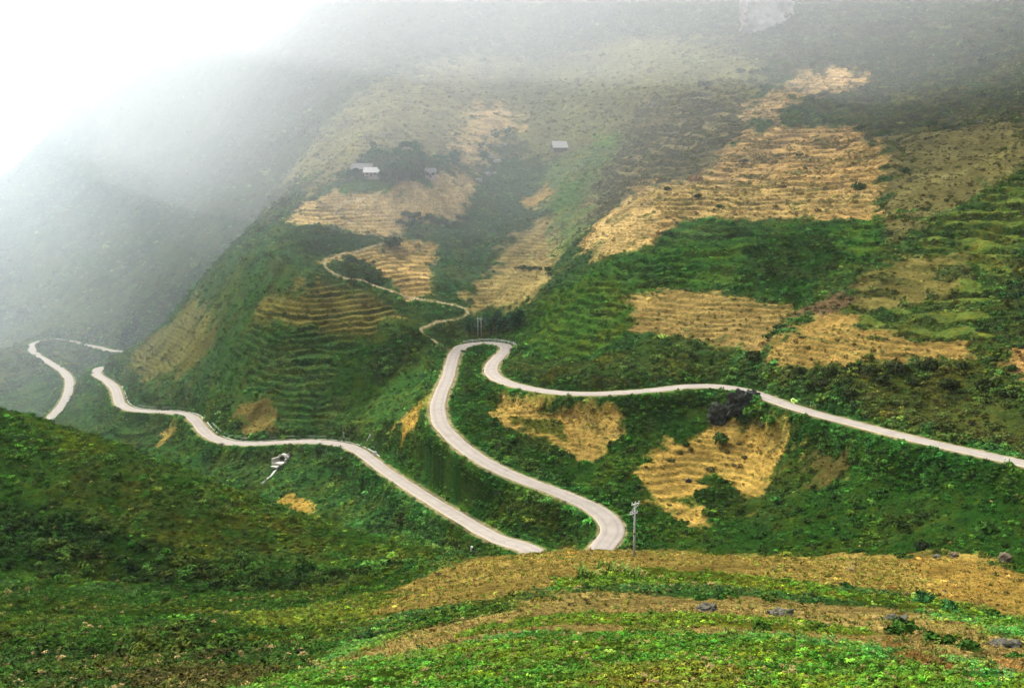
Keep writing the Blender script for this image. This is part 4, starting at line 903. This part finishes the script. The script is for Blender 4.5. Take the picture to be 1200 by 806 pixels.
# --- maize at the crest of the near field
m_maize = obj_leaf("maize_leaf")
MZ = []
for s in range(3):
    mm = tuft("maize_plant", 11, 300 + s, .15, 1.0, .045, m_maize); MZ.append(mm)
for i in range(20):
    px = 676 + i * 4.0 + random.uniform(-1.8, 1.8); py = 679 - 6 * math.sin(i / 20 * 3.1) + random.uniform(-3, 3)
    p = ground([px], [py])[0]; o = bpy.data.objects.new("maize_plant", MZ[i % 3]); COL.objects.link(o)
    s = random.uniform(1.2, 2.0); o.location = p; o.scale = (s, s, s); o.rotation_euler = (0, 0, random.uniform(0, 6)); o.color = (.08, .14, .02, 1) if random.random() < .6 else (.20, .18, .05, 1)
    tag(o, "yellowing maize plant in the clump at the near field's crest, %s from the left" % ORD[i], "maize plant", "maize plants in a clump at the crest")

# --- rocks
def rock(name, px, py, w, d, h, m, label, cat, seed, sub=5, jag=.35, rz=0, sink=.25, freq=1.0, cells=0):
    from mathutils import noise as mn
    bm = bmesh.new(); bmesh.ops.create_icosphere(bm, subdivisions=sub, radius=1)
    for v in bm.verts:
        p = v.co.copy(); q = p * 1.6 * freq + Vector((seed * 7.1, seed * 3.3, 0))
        r = 1 + jag * (mn.fractal(q, 1.0, 2.0, 3) * 1.0) + jag * 1.3 * (mn.voronoi(q * 1.1)[0][1] - mn.voronoi(q * 1.1)[0][0] - .3)
        p = Vector((max(-.8, min(.8, p.x)), max(-.8, min(.8, p.y)), max(-.8, min(.85, p.z)))) * 1.2
        if cells: r += .10 * mn.noise(Vector((q.x * 4, q.y * 4, q.z * .8)))
        v.co = Vector((p.x * r * w / 2, p.y * r * d / 2, p.z * r * h / 2))
    me = bpy.data.meshes.new(name); bm.to_mesh(me); bm.free(); me.materials.append(m); me.polygons.foreach_set('use_smooth', [True] * len(me.polygons))
    o = bpy.data.objects.new(name, me); COL.objects.link(o)
    p = ground([px], [py])[0]; o.location = p + Vector((0, 0, h * (.5 - sink))); o.rotation_euler = (0, 0, rz)
    return tag(o, label, cat)
rock("rock_outcrop", 871, 479, 8.2, 4.5, 6.0, m_rock_dark, "dark craggy rock outcrop standing against the upper road", "rock outcrop", 3, 6, .34, .25, .22, 1.2, 1)
rock("rock_outcrop", 841, 494, 4.8, 3.6, 6.2, m_rock_dark, "dark grey rock face left below the craggy outcrop by the road", "rock outcrop", 5, 6, .32, -.3, .2, 1.2, 1)
rock("cliff", 897, 27, 34, 14, 30, m_rock_pale, "pale bare cliff face high at the top of the mountainside", "cliff", 8, 6, .2, 0, .3, 1.4, 1)
rock("boulder", 917, 720, 1.8, 1.2, .9, m_rock_grey, "dark grey jagged boulder on the ledge in the middle of the near field", "boulder", 11, 5, .32, .1, .42)
rock("boulder", 829, 714, 1.6, 1.1, .75, m_rock_grey, "low grey boulder on the near field, left of the larger jagged one", "boulder", 13, 5, .3, .4, .42)
rock("boulder", 1178, 757, 1.6, 1.2, .8, m_rock_grey, "pale bluish grey boulder near the right edge beside orange soil", "boulder", 15, 5, .3, -.5, .3)
rock("boulder", 1050, 727, 1.8, 1.1, .8, m_rock_grey, "grey boulder half covered by grass on the right ledge", "boulder", 16, 5, .45, -.2, .45)
rock("boulder", 1177, 658, 2.0, 1.7, 1.8, m_rock_brown, "lone brownish block of rock in the green gully at the right", "boulder", 17, 5, .3, .3, .3)
rock("boulder", 1118, 652, 1.5, 1.1, 1.0, m_rock_brown, "brownish stone on the rim of the near field by the dark bush", "boulder", 19, 5, .4, .3, .3)
rock("boulder", 1098, 653, 1.2, 1.0, .6, m_rock_grey, "pale flat stone on the rim of the near field, left of the brownish one", "boulder", 20, 5, .4, .9, .3)
rock("boulder", 807, 562, 1.6, 1.3, 1.0, m_rock_dark, "dark stone low in the gold field", "boulder", 23, 4, .4, .9, .3)
rock("boulder", 1148, 143, 4.0, 3, 2.4, m_rock_grey, "pale boulder alone on the upper right slope", "boulder", 24, 4, .4, .9, .3)
for i, (px, py, w) in enumerate(sorted([(575, 184, 4), (583, 190, 5), (571, 206, 5), (590, 171, 4), (561, 212, 4), (579, 203, 3)])):
    tag(rock("boulder", px, py, w, w * .8, w * .5, m_rock_pale, "", "boulder", 30 + i, 4, .4, i), "pale pinkish boulder in the rubble at the gully head, %s from the left" % ORD[i], "boulder", "pale boulders in the rubble at the gully head")

# --- utility pole on the crest of the near field
def insulators(parent, xs, z, y=0):
    for x in xs:
        v, f = tube([(x, y, z), (x, y, z + .10), (x, y, z + .16), (x, y, z + .24), (x, y, z + .30)], [.03, .03, .085, .065, .03], 8)
        add_mesh("insulator", v, f, m_white, parent, True)
p = ground([743], [652])[0]; d = p.y; H = 68 / FPX * d
up = tag(empty("utility_pole", p, R(38)), "slim concrete utility pole with two crossarms on the crest of the near field", "utility pole")
v, f = tube([(0, 0, -.6), (0, 0, H * .5), (0, 0, H)], [.17, .14, .10], 10); add_mesh("pole", v, f, m_conc, up, True)
v, f = join([box(1.5, .10, .10, (.2, .12, H - .15))]); a1 = add_mesh("crossarm", v, f, m_white, up); insulators(a1, (-.45, .2, .85), H - .10, .12)
v, f = join([box(1.5, .10, .10, (-.1, .12, H - 1.45))]); a2 = add_mesh("crossarm", v, f, m_white, up); insulators(a2, (-.75, -.4, .55), H - 1.40, .12)
v, f = join([tube([(.9, .12, H - .2), (-.5, .12, H - 1.4)], [.03, .03], 6), tube([(.4, .12, H - .2), (-.9, .12, H - 1.4)], [.025, .025], 6), tube([(-.6, .12, H - 1.5), (0, .1, H - 2.1)], [.03, .03], 6)])
add_mesh("brace", v, f, m_white, up)
v, f = tube([(0, 0, H * .42), (0, 0, H * .45)], [.18, .18], 10); add_mesh("band", v, f, m_wall_dark, up)
# twin pole behind the hairpin
p = ground([562], [394])[0]; H = 22 / FPX * p.y
tp = tag(empty("utility_pole", p, 0), "pale twin utility pole standing before the dark gully trees", "utility pole")
for s in (-1, 1):
    v, f = tube([(s * .7, 0, -.4), (s * .7, 0, H)], [.17, .12], 8); add_mesh("pole", v, f, m_conc, tp, True)
v, f = box(2.6, .14, .14, (0, 0, H - .7)); a = add_mesh("crossarm", v, f, m_conc, tp); insulators(a, (-1.1, 0, 1.1), H - .63)
v, f = box(1.6, .1, .1, (0, 0, H * .5)); add_mesh("brace", v, f, m_conc, tp)

# --- guard rail round the outside of the hairpin
def station(px, py):
    a, b_ = project(road[:, 0], road[:, 1], road[:, 2]); return int(np.argmin((a - px) ** 2 + (b_ - py) ** 2))
def offset_line(k0, k1, off, step=1):
    return [road[k] + Nn[k] * off for k in range(k0, k1, step)]
ka, kb = station(595, 408), station(548, 404)
ka, kb = min(ka, kb), max(ka, kb)
mid_ = (ka + kb) // 2
sgn = 1 if (road[mid_] + Nn[mid_] * 4)[1] > road[mid_][1] else -1
gl = offset_line(ka, kb, sgn * 4.1, 1)
origin = Vector(gl[len(gl) // 2])
gr = tag(empty("guard_rail", origin), "low white guard rail curving round the outside of the hairpin bend", "guard rail")
rail_parts = []
for hz_ in (.45, .95):
    rail_parts.append(tube([Vector(q) - origin + Vector((0, 0, hz_)) for q in gl[::2]], [.10] * len(gl[::2]), 6))
for rp in rail_parts: add_mesh("rail", rp[0], rp[1], m_white, gr)
for q in gl[::3]:
    v, f = box(.22, .22, 1.5, Vector(q) - origin + Vector((0, 0, .45))); add_mesh("post", v, f, m_white, gr)

# --- low retaining wall along the uphill side of the lower road
def wall_along(k0, k1, off, th, h0, h1, name, label, cat, m):
    L = []
    for k in range(k0, k1):
        c = road[k] + Nn[k] * off
        L.append((c, Nn[k]))
    o0 = Vector(L[len(L) // 2][0]); V = []; F = []
    for c, n_ in L:
        for s, hh in ((-.5, h0), (-.5, h1), (.5, h1), (.5, h0)):
            V.append(Vector(c + n_ * th * s) + Vector((0, 0, hh)) - o0)
    for i in range(len(L) - 1):
        a = i * 4; b_ = a + 4
        for j in range(3): F.append((a + j, a + j + 1, b_ + j + 1, b_ + j))
    F.append((0, 3, 2, 1)); F.append(tuple(len(V) - 4 + j for j in range(4)))
    o = add_mesh(name, V, F, m, None, False, o0); return tag(o, label, cat)
k0, k1 = station(436, 541), station(128, 449)
km = station(334, 518); up_s = 1 if (road[km] + Nn[km] * 4)[1] > road[km][1] else -1
wall_along(k0, k1, up_s * 5.0, .45, -.8, 1.0, "retaining_wall", "long low mossy retaining wall along the uphill side of the lower road", "wall", m_mossy)
wall_along(k0 + 3, k1 - 8, up_s * 3.75, .30, -.5, .16, "kerb", "low pale concrete kerb between the lower road and its green verge", "kerb", m_conc)

# --- marker posts by the lower bend
def marker(px, py, h, w, label, lean=0, cap=True):
    p = ground([px], [py])[0]; r = tag(empty("marker_post", p, 0), label, "marker post"); r.rotation_euler = (0, lean, 0)
    v, f = tube([(0, 0, -.3), (0, 0, h * .9)], [w / 2, w / 2 * .9], 8); add_mesh("post", v, f, m_white, r)
    if cap:
        v, f = box(w * 2.2, w * 1.2, w * 1.6, (0, 0, h)); add_mesh("cap", v, f, m_white, r)
marker(403, 513, 1.9, .28, "thin white post on the verge above the lower road's bend")
marker(429, 519, 3.0, .30, "leaning white post with a square head by the lower road's bend", R(28))
marker(439, 534, 1.0, .55, "short stout white marker stone beside the lower road's bend")
marker(262, 522, 1.3, .35, "small grey marker at the outer edge of the lower road", cap=False)
marker(553, 646, 1.2, .6, "short dark stump at the near edge of the lower road", cap=False)

# --- arched stone culvert under the lower road, with its runnel
p = ground([332], [541])[0]
cv = tag(empty("stone_culvert", p + Vector((0, 0, -.6)), R(-24)), "pale arched stone culvert mouth below the lower road", "culvert")
m_culvert = simple("pale_stone", (.34, .32, .26), .9, .15, 1.5)
def arch(r0, r1, ya, yb, n=14, base=0.):
    V = []; F = []
    for i in range(n + 1):
        t = math.pi * i / n
        for r_ in (r0, r1):
            for yy in (ya, yb): V.append(Vector((math.cos(t) * r_, yy, base + math.sin(t) * r_ * 1.15)))
    for i in range(n):
        a = i * 4; b_ = a + 4
        F += [(a, b_, b_ + 1, a + 1), (a + 2, a + 3, b_ + 3, b_ + 2), (a, a + 2, b_ + 2, b_), (a + 1, b_ + 1, b_ + 3, a + 3)]
    F += [(0, 1, 3, 2), (n * 4, n * 4 + 2, n * 4 + 3, n * 4 + 1)]
    return V, F
v, f = arch(1.35, 1.85, -.5, .9, base=1.0); add_mesh("arch_ring", v, f, m_culvert, cv)
v, f = arch(1.15, 1.345, -.2, 3.5, base=1.0); add_mesh("barrel", v, f, m_wall_dark, cv)
v, f = box(2.6, .15, 3.0, (0, 3.2, 1.2)); add_mesh("end_wall", v, f, m_void, cv)
v, f = join([box(3.9, 3.2, .6, (-.2, -1.9, .35)), box(.45, 3.2, 2.2, (-2.0, -1.6, .9), Matrix.Rotation(R(-14), 3, 'Z')), box(.45, 1.2, 1.6, (1.75, -.9, .9), Matrix.Rotation(R(12), 3, 'Z')), box(2.6, 1.8, .5, (-.4, -4.0, -.45)), box(.5, 1.0, 2.2, (-1.75, .35, 1.2)), box(.5, 1.0, 2.2, (1.75, .35, 1.2))])
add_mesh("apron", v, f, m_culvert, cv)
run = [ground([a], [b_])[0] for a, b_ in ((326, 549), (322, 553), (318, 558), (313, 562), (307, 566))]
o0 = run[0].copy(); V = []; F = []
for i, q in enumerate(run):
    for s in (-.5, .5):
        for hh in (-.4, .30): V.append(q - o0 + Vector((s * .7, 0, hh)))
for i in range(len(run) - 1):
    a = i * 4; b_ = a + 4; F += [(a + 1, a + 3, b_ + 3, b_ + 1), (a, a + 1, b_ + 1, b_), (a + 2, b_ + 2, b_ + 3, a + 3)]
tag(add_mesh("drainage_channel", V, F, m_conc, None, False, o0), "narrow pale stone drainage channel running down from the culvert", "drainage channel")

# --- houses
def house(name, px, py, L, D_, wall_h, roof_h, rz, roof_m, wall_m, label, cat, windows=2, eave=.7):
    p = ground([px], [py])[0]; r = tag(empty(name, p, rz), label, cat)
    v = [Vector(q) for q in ((-L/2, -D_/2, -1.5), (L/2, -D_/2, -1.5), (L/2, D_/2, -1.5), (-L/2, D_/2, -1.5), (-L/2, -D_/2, wall_h), (L/2, -D_/2, wall_h), (L/2, D_/2, wall_h), (-L/2, D_/2, wall_h), (-L/2, 0, wall_h + roof_h), (L/2, 0, wall_h + roof_h))]
    add_mesh("wall", v, [(0, 1, 5, 4), (2, 3, 7, 6), (1, 2, 6, 9, 5), (3, 0, 4, 8, 7)], wall_m, r)
    e = eave; k = roof_h / (D_ / 2); parts = []
    for s in (-1, 1):
        a = Vector((-L/2 - e, s * .0, wall_h + roof_h + .06)); y2 = s * (D_/2 + e); z2 = wall_h - e * k + .06
        t = Vector((0, 0, .14))
        q = [Vector((-L/2 - e, 0, wall_h + roof_h + .06)), Vector((L/2 + e, 0, wall_h + roof_h + .06)), Vector((L/2 + e, y2, z2)), Vector((-L/2 - e, y2, z2))]
        vv = q + [u + t for u in q]; parts.append((vv, [(3, 2, 1, 0), (4, 5, 6, 7), (0, 1, 5, 4), (1, 2, 6, 5), (2, 3, 7, 6), (3, 0, 4, 7)]))
    V, F = join(parts); add_mesh("roof", V, F, roof_m, r)
    xs = [(-.28 + .56 * i / max(1, windows - 1)) * L for i in range(windows)] if windows else []
    for xw in xs:
        fr = add_mesh("window", *join([box(1.3, .12, .14, (xw, -D_/2 - .03, wall_h * .62 + .62)), box(1.3, .12, .14, (xw, -D_/2 - .03, wall_h * .62 - .62)), box(.14, .12, 1.1, (xw - .6, -D_/2 - .03, wall_h * .62)), box(.14, .12, 1.1, (xw + .6, -D_/2 - .03, wall_h * .62))]), m_wall_dark, r)
        add_mesh("pane", *box(1.06, .05, 1.1, (xw, -D_/2 - .03, wall_h * .62)), m_void, fr)
    add_mesh("door", *box(1.1, .1, 2.1, (0, -D_/2 - .05, 1.05)), m_wall_dark, r)
    return r
house("farmhouse", 436, 208, 7.4, 5, 2.6, 2.2, R(-4), m_tin, m_wall_pale, "pale farmhouse with two dark windows and a bright tin roof at the grove's edge", "house")
house("farmhouse", 425, 201, 10.5, 5.5, 2.2, 2.6, R(-6), m_tin_grey, m_wall_dark, "long farmhouse with a weathered grey roof behind the bright roofed one", "house", 3)
house("farmhouse", 504, 207, 5.5, 4.5, 3.2, 1.8, R(10), m_tin_grey, simple("pinkish_plaster", (.26, .21, .195), .9, .2), "small pinkish walled house between the grove and the row of trees", "house", 2)
hut = house("hut", 655, 176, 8.5, 6.5, 2.0, 3.4, R(14), m_tin, m_wall_dark, "lone hut with a bright pale tin roof on the open slope", "hut", 0, .8)
